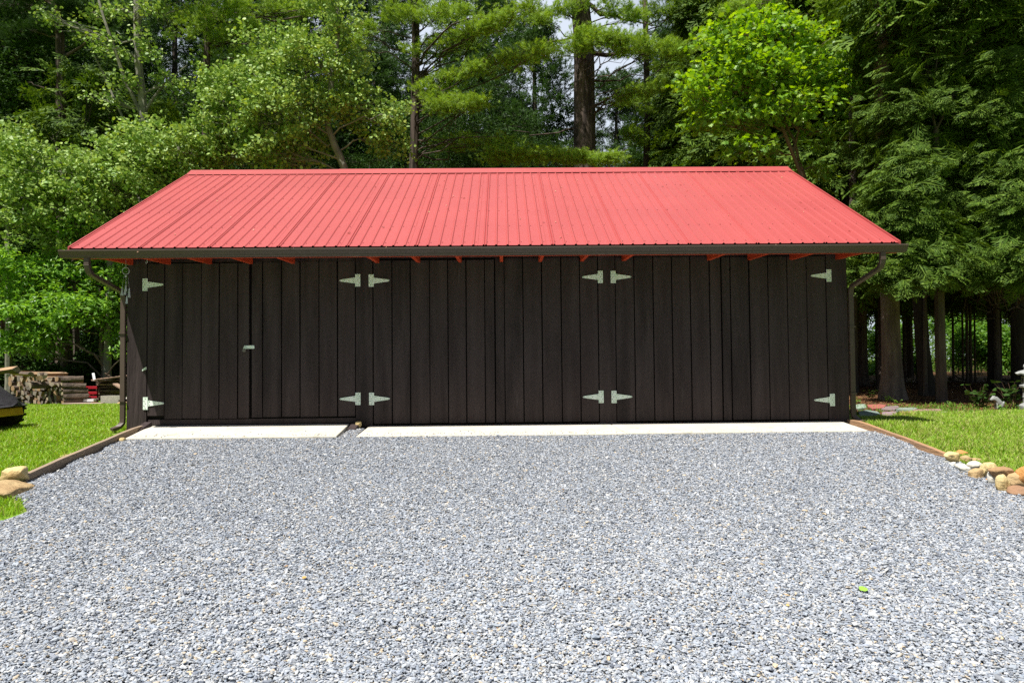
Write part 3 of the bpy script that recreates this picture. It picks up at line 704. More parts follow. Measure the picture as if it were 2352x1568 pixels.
def tree(name, label, trunk, radii, blobs, kind, barkm, limbs=(), group=None, size=1.0, dens=1.0, cat='tree', flare=1.0, thin=1, leafm=None, sub=True, attach=None, limb_r=None):
    """trunk: world points from the ground up; limbs: (points, r0, r1) extra bare limbs; all are children of an Empty at the foot"""
    trunk = np.asarray(trunk, float); base = trunk[0].copy()
    root = tag(empty(name, base), label, cat, group)
    mb = MB(); r = np.asarray(radii, float)
    # finer trunk with a slight irregularity and a root flare
    n = max(10, int(len(trunk) * 5)); s = np.linspace(0, len(trunk) - 1, n)
    P = np.stack([np.interp(s, range(len(trunk)), trunk[:, k]) for k in range(3)], 1); rr = np.interp(s, np.linspace(0, len(trunk) - 1, len(r)), r)
    h = P[:, 2] - base[2]; rr = rr * (1 + .55 * flare * np.exp(-h / (.9 * r[0] + .12)))
    P = P - base; P[1:-1] += (np.convolve(rng.normal(0, 1, n + 2), [.25, .5, .25], 'same')[2:-2, None] * np.array([[1, .5, 0]])) * min(.012, .06 * r[0]); P[0, 2] -= .12
    mb.tube(P, rr, 14 if r[0] > .15 else 8)
    for L_ in limbs:
        pts, r0, r1 = L_; pts = np.asarray(pts, float) - base; m_ = len(pts); mb.tube(pts, np.linspace(r0, r1, m_), 6)
    if blobs:
        Cc, K = crown_points(blobs, {'aspen': 4, 'ash': 3, 'oak': 2, 'hemlock': 3}.get(kind, 0), 1.0); cen = np.array([b[0] for b in blobs])[K]
        for i, (c, rad, nn) in enumerate(blobs):
            c = np.asarray(c, float); at0 = None
            hz_ = np.linalg.norm((trunk[:, :2] - c[:2]), axis=1).min()
            zt = np.clip(c[2] - (.45 if kind in ('aspen', 'ash', 'oak') else .1) * hz_, trunk[0][2] + .3, trunk[-1][2])
            pt = np.array([np.interp(zt, trunk[:, 2], trunk[:, 0]), np.interp(zt, trunk[:, 2], trunk[:, 1]), zt])
            rl = limb_r or min(.05 if kind in ('aspen', 'oak', 'ash') else .024, .35 * r[-1] + .012)
            Pl = wiggle(pt, c, 7, .35, .06 if kind == 'pine' else .02); mb.tube(Pl - base, np.linspace(rl, rl * .4, 7), 5)
            ids = np.where(K == i)[0]
            for j in ids[::thin]:
                k = rng.integers(2, 7); mb.tube(wiggle(Pl[k], Cc[j], 4, .3) - base, np.linspace(rl * .38, .004, 4), 3, cap=False)
    mb.build('trunk', barkm, root, smooth=True)
    if blobs:
        V, fs = make_crown(kind, Cc, cen, size, dens)
        if kind in ('pine', 'pinefar', 'hemlock', 'hemfar') and False: pass
        link('crown', fast_mesh(name + '_crown', V - base, fs, [leafm or LEAF[kind]], False), root)
    return root
def BL(px, py, Y, rx, rz, ry, n):
    """blob of leaves seen at a picture point at depth Y, rx/rz in picture pixels, ry metres"""
    s = ppm(Y); return (at(px, py, Y), (rx / s, ry, rz / s), n)
def BOUGH(p0, p1, Y0, Y1, wpx, n, k=5):
    """a band of small blobs from p0 to p1"""
    out = []
    for i in range(k):
        t = (i + .5) / k; Y = Y0 + (Y1 - Y0) * t; s = ppm(Y); px = p0[0] + (p1[0] - p0[0]) * t; py = p0[1] + (p1[1] - p0[1]) * t
        q = wpx * (1.15 - .5 * t) / s; L_ = math.hypot(p1[0] - p0[0], p1[1] - p0[1]) / k / s * .75
        out.append((at(px, py, Y), (max(q, L_), q * 1.1, q * .55), max(3, int(n / k))))
    return out
def TK(pts, Y, Ygr=None):
    """trunk through picture points (bottom first) at depth Y, prolonged straight down to the ground"""
    W = [at(px, py, Y) for px, py in pts]
    if Ygr is None and len(W) > 1:
        d = (W[0] - W[1]); t = (W[0][2] - gz(W[0][0], Y)) / max(.2, -d[2]); t = min(t, 2.5)
        f = W[0] + d * t * .6; f[2] = float(gz(f[0], f[1])); W = [f] + W
    return W

# --- the aspens left of the shed
Y = 8.5
tree('aspen_tree', 'tall pale grey aspen trunk forking above the leaves at upper left', TK([(328, 300), (330, 262), (318, 150), (315, 20), (311, -200), (308, -420)], Y), [.115, .105, .10, .09, .075, .05],
     [BL(250, -160, Y, 120, 70, 1.2, 60), BL(420, -140, Y, 120, 80, 1.3, 60), BL(300, -330, Y, 160, 100, 1.5, 80), BL(235, 20, Y + .5, 60, 40, .7, 22), BL(380, 25, Y + .8, 60, 45, .7, 22), BL(160, 60, Y + .5, 55, 45, .8, 18), BL(288, 190, Y - .3, 28, 30, .4, 10), BL(345, 110, Y - .3, 30, 40, .4, 12), BL(262, 110, Y - .3, 34, 30, .4, 12), BL(400, 190, Y, 36, 24, .4, 12), BL(240, 230, Y - .1, 34, 26, .4, 10), BL(310, 30, Y - .4, 40, 22, .4, 12)], 'aspen', B_aspen,
     limbs=[([at(326, 265, Y), at(290, 190, Y), at(262, 110, Y - .2), at(238, 40, Y - .3), at(210, -60, Y)],   .05, .025), ([at(330, 262, Y), at(352, 225, Y), at(380, 190, Y + .2), at(430, 150, Y + .3)], .04, .012), ([at(345, 372, Y - .3), at(300, 310, Y - .2), at(268, 240, Y), at(235, 165, Y + .2), at(212, 120, Y)], .04, .015)])
Y = 7.2
tree('aspen_tree', 'bushy pale green aspen spreading behind the left end of the roof', TK([(250, 700), (255, 560), (262, 430), (255, 330)], Y), [.09, .07, .05, .03],
     [BL(120, 400, Y, 95, 75, 1.0, 110), BL(240, 360, Y, 95, 60, 1.0, 110), BL(60, 470, Y, 80, 80, 1.0, 90), BL(190, 470, Y, 105, 80, 1.0, 130), BL(300, 450, Y, 95, 90, 1.0, 120), BL(60, 370, Y, 70, 55, .9, 60), BL(130, 560, Y + .2, 80, 50, .8, 50)], 'aspen', B_aspen, thin=4)
tree('aspen_tree', 'round leaved aspen just beyond the left slope of the red roof', TK([(420, 500), (415, 400), (410, 330)], Y), [.07, .05, .03],
     [BL(370, 350, Y, 85, 60, 1.0, 100), BL(440, 350, Y + .1, 70, 60, 1.0, 70), BL(420, 420, Y + .2, 90, 60, 1.0, 110), BL(350, 430, Y, 60, 60, .8, 50), BL(330, 310, Y + .4, 45, 26, .6, 22)], 'aspen', B_aspen, thin=4)
tree('aspen_tree', 'aspen with round leaves at the left border above the hidden mower', TK([(20, 640), (18, 500), (10, 380)], Y + .3), [.08, .06, .03],
     [BL(10, 400, Y + .3, 70, 70, 1.0, 80), BL(-20, 330, Y + .5, 60, 60, 1.0, 60), BL(40, 320, Y + .6, 50, 35, .8, 32), BL(-10, 540, Y + .5, 50, 60, .8, 35)], 'aspen', B_aspen, thin=4)
Y = 7.6
tree('aspen_tree', 'large leaning aspen with pale leaves rising over the roof', [ (lambda p: np.array([p[0], p[1], float(gz(p[0], p[1]))]))(at(830, 500, Y)), at(792, 388, Y), at(768, 335, Y), at(752, 288, Y), at(760, 200, Y), at(775, 90, Y), at(775, 0, Y), at(770, -120, Y)], [.12, .09, .08, .07, .06, .045, .03],
     [BL(600, 200, Y, 130, 75, 1.2, 190), BL(740, 160, Y, 110, 70, 1.2, 150), BL(540, 270, Y - .2, 90, 60, 1.0, 110), BL(680, 270, Y - .3, 110, 60, 1.1, 140), BL(830, 250, Y, 85, 45, 1.0, 80), BL(640, 345, Y, 120, 38, .9, 100), BL(500, 340, Y, 70, 45, .9, 60), BL(760, 60, Y + .2, 100, 60, 1.1, 70), BL(890, 330, Y + .3, 55, 35, .6, 28), BL(900, 268, Y - .3, 35, 22, .5, 16), BL(700, -40, Y + .3, 120, 50, 1.1, 60), BL(620, 110, Y + .1, 70, 40, .8, 50), BL(480, 210, Y + .1, 45, 50, .7, 30)], 'aspen', B_aspen, thin=3)
# --- leafy ash below the eave, left
Y = 7.0
tree('ash_tree', 'bright pointed leaved ash hanging low beside the left downspout', TK([(238, 905), (240, 850), (232, 800), (236, 740), (228, 660)], 7.2), [.07, .06, .05, .035],
     [BL(60, 620, Y, 70, 45, .8, 70), BL(150, 610, Y + .2, 75, 45, .8, 70), BL(60, 700, Y, 75, 55, .9, 100), BL(160, 700, Y - .2, 80, 50, .9, 100), BL(245, 730, Y, 48, 50, .7, 55), BL(100, 770, Y, 80, 35, .8, 60), BL(240, 620, Y + .3, 50, 55, .7, 50), BL(10, 780, Y, 50, 40, .7, 35), BL(200, 540, Y + .5, 60, 35, .7, 35), BL(262, 800, Y + .2, 30, 30, .5, 14), BL(0, 640, Y, 40, 60, .7, 30)], 'ash', B_hem, thin=3,
     limbs=[([at(236, 840, 6.4), at(215, 812, 6.2), at(185, 800, 6), at(160, 782, 5.8)], .022, .008), ([at(238, 870, 6.4), at(262, 838, 6.2), at(280, 822, 6), at(288, 790, 6)], .015, .005)])
# --- white pines behind
Y = 12.5
tree('white_pine', 'white pine with a straight trunk left of the roof centre and bright upswept boughs', TK([(951, 384), (953, 250), (955, 120), (953, 0), (950, -260)], Y), [.15, .14, .13, .115, .09],
     BOUGH((960, 215), (1110, 150), Y, 9.8, 40, 46) + BOUGH((1110, 160), (1262, 105), 10.5, 9.0, 36, 40, 4) + BOUGH((955, 120), (1130, 60), Y, 9.5, 45, 60) + BOUGH((1090, 70), (1235, 12), 10, 8.8, 34, 34, 4) + BOUGH((900, 30), (1080, 30), Y, 10, 42, 60) +
     BOUGH((985, 240), (1120, 232), 11.5, 10, 36, 50) + BOUGH((1000, 330), (1180, 320), 13, 11, 30, 36) + BOUGH((860, 60), (770, 120), Y, 11, 30, 30, 3) + [BL(960, -40, Y, 160, 50, 1.6, 70), BL(960, -160, Y, 200, 50, 2.0, 80)], 'pine', B_pine, thin=2,
     limbs=[(wiggle(at(954, 260, Y), at(1130, 120, 9.6), 8, .3), .04, .012), (wiggle(at(954, 150, Y), at(1110, 40, 9.6), 8, .3), .045, .012), (wiggle(at(952, 350, Y), at(1150, 310, 12), 7, .6), .03, .01)])
Y = 13.5
tree('white_pine', 'thick furrowed white pine trunk standing right of the roof centre', TK([(1343, 325), (1343, 200), (1340, 90), (1332, 0), (1325, -160), (1320, -330)], Y), [.38, .36, .335, .31, .29, .22],
     BOUGH((1290, 100), (1420, 85), 12.4, 11, 48, 80) + BOUGH((1400, 95), (1585, 120), 11.5, 10.5, 40, 70) + BOUGH((1420, 226), (1525, 190), 12, 11, 26, 26, 3) + BOUGH((1110, 355), (1420, 362), 11.5, 10, 30, 120, 6) + BOUGH((1340, 5), (1225, 45), 13.2, 12, 34, 40, 4) + BOUGH((1380, 10), (1480, 45), 13.2, 12.4, 34, 36, 3) + BOUGH((1500, 215), (1400, 240), 12.8, 12.6, 22, 16, 2) + [BL(1340, -120, Y, 230, 60, 2.4, 90), BL(1340, -260, Y, 260, 60, 2.4, 80)], 'pine', B_pine, thin=2,
     limbs=[(wiggle(at(1350, 125, Y), at(1500, 120, 11.6), 8, .4), .09, .03), (wiggle(at(1355, 250, Y), at(1412, 222, 12.4), 5, .2), .05, .02), (wiggle(at(1365, 185, Y), at(1480, 175, 13), 6, .3), .04, .012), (wiggle(at(1325, 300, Y), at(1180, 300, 12.5), 8, .8), .04, .012), (wiggle(at(1335, 50, Y), at(1210, 110, 13), 7, .5), .045, .015), (wiggle(at(1338, 0, Y), at(1500, 60, 13), 8, .3), .08, .02)])
Y = 16
tree('white_pine', 'slender dark pine trunk between the thick pine and the oak', TK([(1485, 380), (1488, 250), (1484, 120), (1480, -60)], Y), [.13, .12, .11, .09],
     BOUGH((1480, 250), (1590, 300), Y, 15, 34, 26, 3) + BOUGH((1490, 150), (1580, 200), Y, 15, 30, 20, 3) + BOUGH((1480, 30), (1620, 10), Y, 14, 36, 50) + BOUGH((1480, 90), (1410, 130), Y, 15, 30, 24, 3) + BOUGH((1490, 320), (1430, 300), Y, 15, 30, 20, 2) + [BL(1500, -80, Y, 140, 40, 1.8, 40)], 'pine', B_pine, thin=2, limbs=[(wiggle(at(1485, 300, Y), at(1410, 320, 15), 6, .7), .03, .01), (wiggle(at(1485, 120, Y), at(1590, 70, 15), 6, .7), .03, .01)])
tree('white_pine', 'thin pine with a sunlit stem above the left side of the oak', TK([(1596, 380), (1597, 200), (1597, 40), (1597, -120)], Y + 2), [.12, .11, .1, .08], BOUGH((1600, 30), (1680, 60), Y, 16, 26, 20, 3) + BOUGH((1600, 10), (1520, -10), Y, 16, 26, 20, 3) + BOUGH((1590, 280), (1500, 330), Y, 17, 34, 30, 3), 'pine', B_pine, thin=2)
Y = 11
tree('white_pine', 'white pine whose bright boughs show through the large aspen', TK([(470, 420), (474, 250), (476, 100), (478, -120)], Y), [.12, .11, .1, .08],
     BOUGH((540, 165), (660, 110), 10, 9, 44, 60) + BOUGH((470, 100), (600, 60), Y, 10, 34, 30) + BOUGH((600, 30), (760, 10), Y, 9.5, 34, 44) + BOUGH((420, 60), (560, 0), Y, 9.5, 40, 44) + [BL(560, -70, Y, 180, 50, 1.8, 70)], 'pine', B_pine, thin=2, limbs=[(wiggle(at(476, 180, Y), at(640, 120, 9.6), 8, .4), .05, .012), (wiggle(at(476, 60, Y), at(700, 36, 10), 8, .4), .045, .012)])
Y = 9.6
tree('white_pine', 'dark pine trunk at the upper left with bare lower branches', TK([(142, 300), (140, 180), (136, 60), (134, -100)], Y), [.13, .12, .11, .1],
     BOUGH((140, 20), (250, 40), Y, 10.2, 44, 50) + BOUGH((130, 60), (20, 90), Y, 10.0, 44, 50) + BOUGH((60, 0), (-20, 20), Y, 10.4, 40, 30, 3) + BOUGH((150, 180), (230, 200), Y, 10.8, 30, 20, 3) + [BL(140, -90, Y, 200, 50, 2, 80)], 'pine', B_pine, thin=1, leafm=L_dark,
     limbs=[(wiggle(at(140, 150, Y), at(215, 75, 9.4), 6, .4), .05, .02), (wiggle(at(140, 200, Y), at(60, 190, 9.4), 6, .7), .025, .008)])
Y = 10.5
tree('white_pine', 'pine with bright needles hanging above the right side of the oak', TK([(2030, 420), (2031, 300), (2033, 160), (2031, 40), (2028, -100)], Y), [.19, .17, .16, .15, .12],
     BOUGH((2030, 15), (1890, 10), Y, 9.2, 34, 46, 4) + BOUGH((2010, 25), (2050, 40), 9.6, 9.2, 34, 20, 2) + BOUGH((1800, -10), (1660, 30), Y, 9, 30, 40, 4) + [BL(1900, -70, Y, 200, 40, 1.6, 60)], 'pine', B_pine, thin=2,
     limbs=[(wiggle(at(2020, 110, Y), at(1930, 40, 9.4), 6, .4), .05, .012), (wiggle(at(2030, 60, Y), at(1760, 40, 10), 8, .4), .04, .012)])
# --- the bright young oak
Y = 6.6
tree('oak_tree', 'bright green young oak with lobed leaves behind the right half of the roof', TK([(1840, 400), (1812, 330), (1785, 262), (1770, 180), (1755, 80)], Y), [.05, .045, .04, .03, .02],
     [BL(1690, 110, Y, 95, 50, .8, 70), BL(1800, 100, Y, 95, 45, .8, 75), BL(1760, 45, Y, 70, 28, .6, 32), BL(1640, 190, Y, 70, 55, .8, 48), BL(1750, 170, Y - .2, 95, 45, .8, 80), BL(1860, 160, Y, 75, 55, .8, 60), BL(1915, 215, Y, 50, 40, .6, 28), BL(1800, 240, Y - .4, 80, 32, .7, 55), BL(1680, 270, Y, 80, 40, .7, 40), BL(1620, 250, Y, 45, 40, .6, 22), BL(1890, 300, Y + .2, 55, 35, .6, 22), BL(1735, 345, Y, 80, 32, .7, 26), BL(1930, 130, Y, 28, 35, .4, 14), BL(1590, 210, Y, 28, 18, .4, 9), BL(1660, 60, Y, 38, 26, .5, 15), BL(1955, 210, Y, 26, 14, .3, 9), BL(1880, 385, Y + .3, 40, 26, .5, 12)], 'oak', B_twig, thin=2,
     limbs=[([at(1822, 350, Y), at(1835, 300, Y + .1), at(1800, 265, Y), at(1790, 220, Y)], .03, .02), (wiggle(at(1850, 410, Y + .2), at(1800, 270, Y + .1), 7, .15), .035, .025)])
# --- hemlocks at the right
def hem(name, label, px, Y, top, base_half, ztop_px, zbot_px, n, r=.1, lean=0, bark_=None, dens=1.0, size=1.0, kind='hemlock', tp=None, pw=.8):
    """conical hemlock: px = trunk picture x, ztop/zbot picture y of the crown"""
    B = []; s = ppm(Y); k = 13
    for i in range(k):
        t = (i + .5) / k; py = ztop_px + (zbot_px - ztop_px) * t; w = base_half * (t ** pw)
        for j in range(3 if t > .2 else 1):
            a = i * 2.4 + j * 2.1; rx = w * .62
            c = at(px + rx * math.cos(a) * (1 if t > .15 else .2), py + 8 * math.sin(a * 3), Y - .55 * rx / s * math.sin(a))
            B.append((c, (w * .5 / s + .12, w * .45 / s + .12, .05 + .3 * (zbot_px - ztop_px) / k / s), max(3, int(n * (t + .15) / k / (3 if t > .2 else 1)))))
    tpx, tY = tp or (px, Y)
    W = TK([(tpx, min(zbot_px + 60, 880)), (tpx, zbot_px - 30), (tpx * .5 + px * .5 + lean, ztop_px)], tY)
    W[0] = np.array([W[0][0], W[0][1], float(gz(W[0][0], W[0][1]))])
    return tree(name, label, W, [r, r * .8, r * .5, .012], B, kind, bark_ or B_hem, thin=2, dens=dens, size=size)
hem('hemlock_tree', 'small pointed hemlock beside the right slope of the roof', 2083, 4.7, 0, 112, 335, 640, 330, .045, tp=(2124, 7.2), pw=1.15)
hem('hemlock_tree', 'tall feathery hemlock rising behind the small pointed one', 2160, 5.6, 0, 165, -190, 380, 620, .08, tp=(2283, 10.3))
hem('hemlock_tree', 'hemlock filling the upper corner on the right', 2345, 5.2, 0, 190, -200, 430, 700, .08, tp=(2346, 8.2))
hem('hemlock_tree', 'hemlock with drooping sprays over the stone lantern', 2350, 4.6, 0, 150, 330, 640, 430, .05, tp=(2343, 8.1))
hem('hemlock_tree', 'shady hemlock between the oak and the small pointed hemlock', 1945, 10.5, 0, 110, 60, 560, 330, .09)
hem('hemlock_tree', 'low hemlock crown hanging between the two sunlit trunks', 2225, 5.2, 0, 100, 400, 620, 250, .04, tp=(2283, 10.4))

def bigtrunk(name, label, pts, radii, Ys, blobs=(), kind='hemfar', flare=1.0, b=None, limbs=(), group=None, **k):
    W = []
    for (px, py), yy_ in zip(pts, Ys): W.append(at(px, py, yy_))
    W[0][2] = float(gz(W[0][0], W[0][1]))
    return tree(name, label, W, radii, list(blobs), kind, b or B_hem, flare=flare, limbs=limbs, group=group, **k)
def canopy(px, Y, rad, z, n): c = at(px, 400, Y); return [((c[0], c[1], z), (rad, rad, 1.0), n), ((c[0] + .5, c[1] + .8, z + 1.6), (rad * .8, rad * .8, .9), int(n * .7))]
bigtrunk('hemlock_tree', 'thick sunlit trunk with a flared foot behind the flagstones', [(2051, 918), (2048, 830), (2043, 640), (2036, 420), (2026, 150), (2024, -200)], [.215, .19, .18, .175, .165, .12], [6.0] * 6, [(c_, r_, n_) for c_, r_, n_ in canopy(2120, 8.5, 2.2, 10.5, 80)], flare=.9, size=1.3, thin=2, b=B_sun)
bigtrunk('hemlock_tree', 'grey spotted slim trunk right of the thick sunlit trunk', [(2163, 927), (2160, 800), (2156, 650), (2154, 480), (2150, 300)], [.1, .098, .09, .08, .05], [4.9] * 5, canopy(2170, 5.6, 1.9, 8.2, 80), flare=.3, size=1.2, thin=2)
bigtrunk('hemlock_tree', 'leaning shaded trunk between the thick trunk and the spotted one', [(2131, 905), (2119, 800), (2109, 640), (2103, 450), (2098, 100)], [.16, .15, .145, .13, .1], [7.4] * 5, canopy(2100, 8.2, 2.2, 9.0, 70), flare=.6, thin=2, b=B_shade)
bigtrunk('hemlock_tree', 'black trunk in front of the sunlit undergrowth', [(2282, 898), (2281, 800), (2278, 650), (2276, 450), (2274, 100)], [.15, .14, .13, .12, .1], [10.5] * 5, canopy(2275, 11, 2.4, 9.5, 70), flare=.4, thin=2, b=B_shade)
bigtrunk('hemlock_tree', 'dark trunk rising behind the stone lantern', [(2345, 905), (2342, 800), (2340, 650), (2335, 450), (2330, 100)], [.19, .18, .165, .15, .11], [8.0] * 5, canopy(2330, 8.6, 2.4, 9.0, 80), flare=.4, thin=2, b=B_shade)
bigtrunk('hemlock_tree', 'dark trunk close beside the right downspout', [(1962, 898), (1961, 800), (1960, 640), (1958, 450), (1956, 100)], [.11, .1, .095, .09, .07], [9.5] * 5, canopy(1975, 10, 2.2, 9.0, 60), flare=.6, thin=2)
bigtrunk('hemlock_tree', 'second dark trunk further from the right downspout', [(1984, 892), (1983, 800), (1982, 640), (1982, 450), (1980, 100)], [.14, .125, .12, .11, .09], [13] * 5, canopy(1999, 13, 2.4, 10, 60), flare=.9, thin=2)
for i, (px, yy_, r) in enumerate([(2222, 12, .045), (2230, 15, .05), (2240, 17, .035), (2325, 12.5, .035), (2190, 17, .045), (2014, 18, .05), (2078, 17, .07), (2212, 20, .045), (2300, 19, .04)]):
    lab = ['thin dark sapling trunk left of the group before the sunlit bushes', 'slightly thicker sapling trunk in the group before the sunlit bushes', 'thinnest sapling trunk in the group before the sunlit bushes', 'thin bare sapling just left of the stone lantern', 'thin sapling right behind the spotted trunk', 'thin sapling between the downspout and the flared trunk', 'shaded sapling between the flared and the leaning trunks', 'faint far sapling left of the three before the sunlit bushes', 'thin sapling close behind the black trunk'][i]
    bigtrunk('thin_tree', lab, [(px, 880), (px - 1, 780), (px - 3, 640), (px - 3, 400)], [r, r * .95, r * .8, r * .6], [yy_] * 4, canopy(px, yy_, 1.6, 7.5, 24), flare=.3, group='thin saplings deep in the shady wood', thin=3)
# --- trunks at the left behind the woodpile
bigtrunk('hemlock_tree', 'dim mossy trunk behind the firewood stack', [(152, 900), (152, 800), (150, 680), (150, 520)], [.14, .125, .12, .1], [8.2] * 4, canopy(150, 9.6, 2.0, 6.6, 40), flare=.4, thin=2)
bigtrunk('hemlock_tree', 'dark slim trunk left of the pile of old boards', [(176, 900), (176, 800), (172, 680), (170, 520)], [.09, .08, .08, .07], [10] * 4, canopy(176, 11, 2.0, 6.8, 40), flare=.3, thin=2)
bigtrunk('hemlock_tree', 'black trunk under the leaves at the left border', [(60, 890), (60, 800), (56, 680), (54, 520)], [.15, .13, .12, .1], [12] * 4, canopy(60, 12, 2.6, 7, 50), flare=.4, thin=2)

# --- trees deeper in the wood: a few models copied
def generic(kind, lab, h, cr, n, r, size, b, leafm=None, zc=.45):
    B = []
    for i in range(9):
        t = (i + .5) / 9; z = h * (zc + (1 - zc) * t); w = cr * (1.05 - .75 * t) if kind != 'far' else cr * (.5 + .5 * math.sin(math.pi * (t * .9 + .1)))
        for j in range(3):
            a = i * 2.2 + j * 2.1 + random.random(); B.append(((w * .6 * math.cos(a), w * .6 * math.sin(a), z + random.uniform(-.3, .3)), (w * .55, w * .55, .35 + .02 * h), max(2, int(n / 27))))
    base = [(0, 0, 0), (.05, 0, h * .4), (0, .1, h * .75), (0, 0, h)]
    return tree('forest_tree', lab, base, [r, r * .85, r * .55, .02], B, kind, b, size=size, thin=2, leafm=leafm, group='x', flare=.4)
spots = []
seen = {}
def put(proto, x, y, rz, s, lab, grp, first):
    if lab in seen:
        n_ = seen[lab] = seen[lab] + 1; lab += [', slightly aside', ', more aside', ', further aside', ', furthest aside'][min(3, n_ - 2)]
    else: seen[lab] = 1
    o = proto if first else copy_tree(proto)
    o.location = (x, y, float(gz(x, y))); o.rotation_euler = (0, 0, rz); o.scale = (s, s, s); o['label'] = lab; o['group'] = grp; return o
kinds = {
 'pine': (generic('pinefar', 'x', 15, 3.2, 900, .17, 1.0, B_pine), 'tall dark pine in the wood behind the shed', 'pines in the wood behind the shed'),
 'leaf': (generic('far', 'x', 10, 2.9, 800, .12, 1.0, B_hem), 'leafy dark tree in the wood behind the shed', 'leafy trees in the wood behind the shed'),
 'hem': (generic('hemfar', 'x', 12, 2.6, 900, .13, 1.1, B_hem, zc=.22), 'dark hemlock in the wood beyond the sunlit trees', 'hemlocks in the wood beyond the sunlit trees'),
}
used = set()
MARKS = [(0, 'the aspen at the left border'), (140, 'the dark upper left pine trunk'), (320, 'the pale forked aspen trunk'), (476, 'the roof corner aspen'), (650, 'the large leaning aspen'), (850, 'the tip of the leaning aspen'), (955, 'the straight trunked pine'), (1150, 'the upswept pine boughs'), (1343, 'the thick furrowed pine trunk'), (1485, 'the slender dark pine trunk'), (1597, 'the thin sunlit pine stem'), (1720, 'the bright oak'), (1840, 'the two stems of the oak'), (1950, 'the right rake of the roof'), (2045, 'the thick flared trunk'), (2140, 'the spotted trunk'), (2270, 'the black trunk'), (2345, 'the stone lantern')]
def where(px): return min(MARKS, key=lambda m: abs(m[0] - px))[1]
DIST = lambda Y: 'close' if Y < 14.2 else ('some way' if Y < 19.5 else 'far')
def P_(k, px, Y, s=1.0):
    c = at(px, 500, Y); proto, lab, grp = kinds[k]
    put(proto, float(c[0]), Y, random.uniform(0, 6.28), s * random.uniform(.9, 1.1), lab.split(' in the wood')[0] + ' ' + DIST(Y) + ' behind ' + where(px), grp, k not in used); used.add(k)
for px, Y in [(60, 17), (230, 15), (400, 17), (560, 19), (700, 16), (860, 19), (1080, 20), (1230, 18), (1600, 22), (1420, 24), (1750, 20), (1880, 17), (330, 24), (120, 26), (780, 27), (980, 30), (1180, 29), (1680, 28)]: P_('pine', px, Y)
for px, Y in [(-40, 11), (60, 13), (180, 12), (330, 13), (560, 13.5), (850, 14), (1100, 15), (1250, 14.5), (1560, 17), (1400, 18), (700, 20), (1000, 22), (1300, 23), (480, 22), (250, 20), (900, 25), (1150, 25), (1500, 26)]: P_('leaf', px, Y, .72)
for px, Y in [(1760, 12), (1870, 14), (1960, 16), (2110, 14), (2360, 15), (2440, 9), (2420, 14), (2020, 20), (2440, 19), (2520, 12), (-60, 16), (1820, 22), (1650, 15)]: P_('hem', px, Y, 1.15)
for px, Y, s in [(-30, 13.5, 1.2), (70, 12.5, 1.1), (210, 14, 1.05), (400, 15, 1.0), (620, 15.5, 1.1), (1050, 17.5, 1.0), (1680, 19, 1.2), (760, 21, 1.2), (1225, 19, 1.1), (1545, 22, 1.1)]: P_('leaf', px, Y, s)
for px, Y, s in [(20, 20, 1.25), (170, 18, 1.2), (290, 19, 1.2), (520, 23, 1.3), (640, 27, 1.4), (880, 24, 1.3), (1100, 26, 1.3), (1560, 27, 1.3), (1800, 26, 1.4)]: P_('pine', px, Y, s)
for px, Y, s in [(40, 22, 1.2), (-80, 12, 1.2), (250, 24, 1.2), (450, 28, 1.3), (700, 31, 1.4), (1600, 31, 1.2), (2080, 24, 1.3), (2330, 22, 1.3), (2500, 17, 1.3), (1900, 24, 1.4)]: P_('hem', px, Y, s)
# --- sunlit undergrowth seen between the trunks, and shade bushes at the left
def bush(name, lab, grp, px, py, Y, w, h, n, kind='under', size=1.0, m=None):
    c = at(px, py, Y); z0 = float(gz(c[0], Y)); s = ppm(Y); rx = w / s; rz = h / s
    base = (float(c[0]), Y, z0); B = [((c[0] + rx * random.uniform(-.6, .6), Y + random.uniform(-.5, .5), c[2] + rz * random.uniform(-.6, .6)), (rx * .5, .7, rz * .5), max(3, n // 5)) for _ in range(5)]
    return tree(name, lab, [base, (base[0], base[1], (z0 + c[2]) / 2), (base[0], base[1], c[2])], [.03, .02, .01], B, kind, B_hem, group=grp, size=size, thin=3, cat='bush', flare=0, leafm=m)
G = 'sunlit bushes beyond the dark trunks'
for px, py, Y, w, h in [(2200, 790, 30, 45, 60), (2245, 800, 31, 40, 60), (2305, 790, 30, 40, 60), (2335, 820, 29, 35, 45), (2180, 720, 32, 60, 50), (2250, 715, 33, 60, 50), (2020, 850, 31, 40, 20), (2030, 770, 32.5, 30, 60), (2320, 710, 33, 50, 60), (1965, 800, 30, 20, 60), (2085, 800, 31, 30, 70)]:
    bush('understory_bush', 'sunlit green bush ' + ('low' if py > 760 else 'high') + ' behind ' + where(px) + (', left of it' if px < min(MARKS, key=lambda m: abs(m[0] - px))[0] else ', right of it') + (', deeper' if Y > 31.5 else ''), G, px, py, Y, w, h, 170, size=1.25)
G = 'shaded bushes behind the firewood'
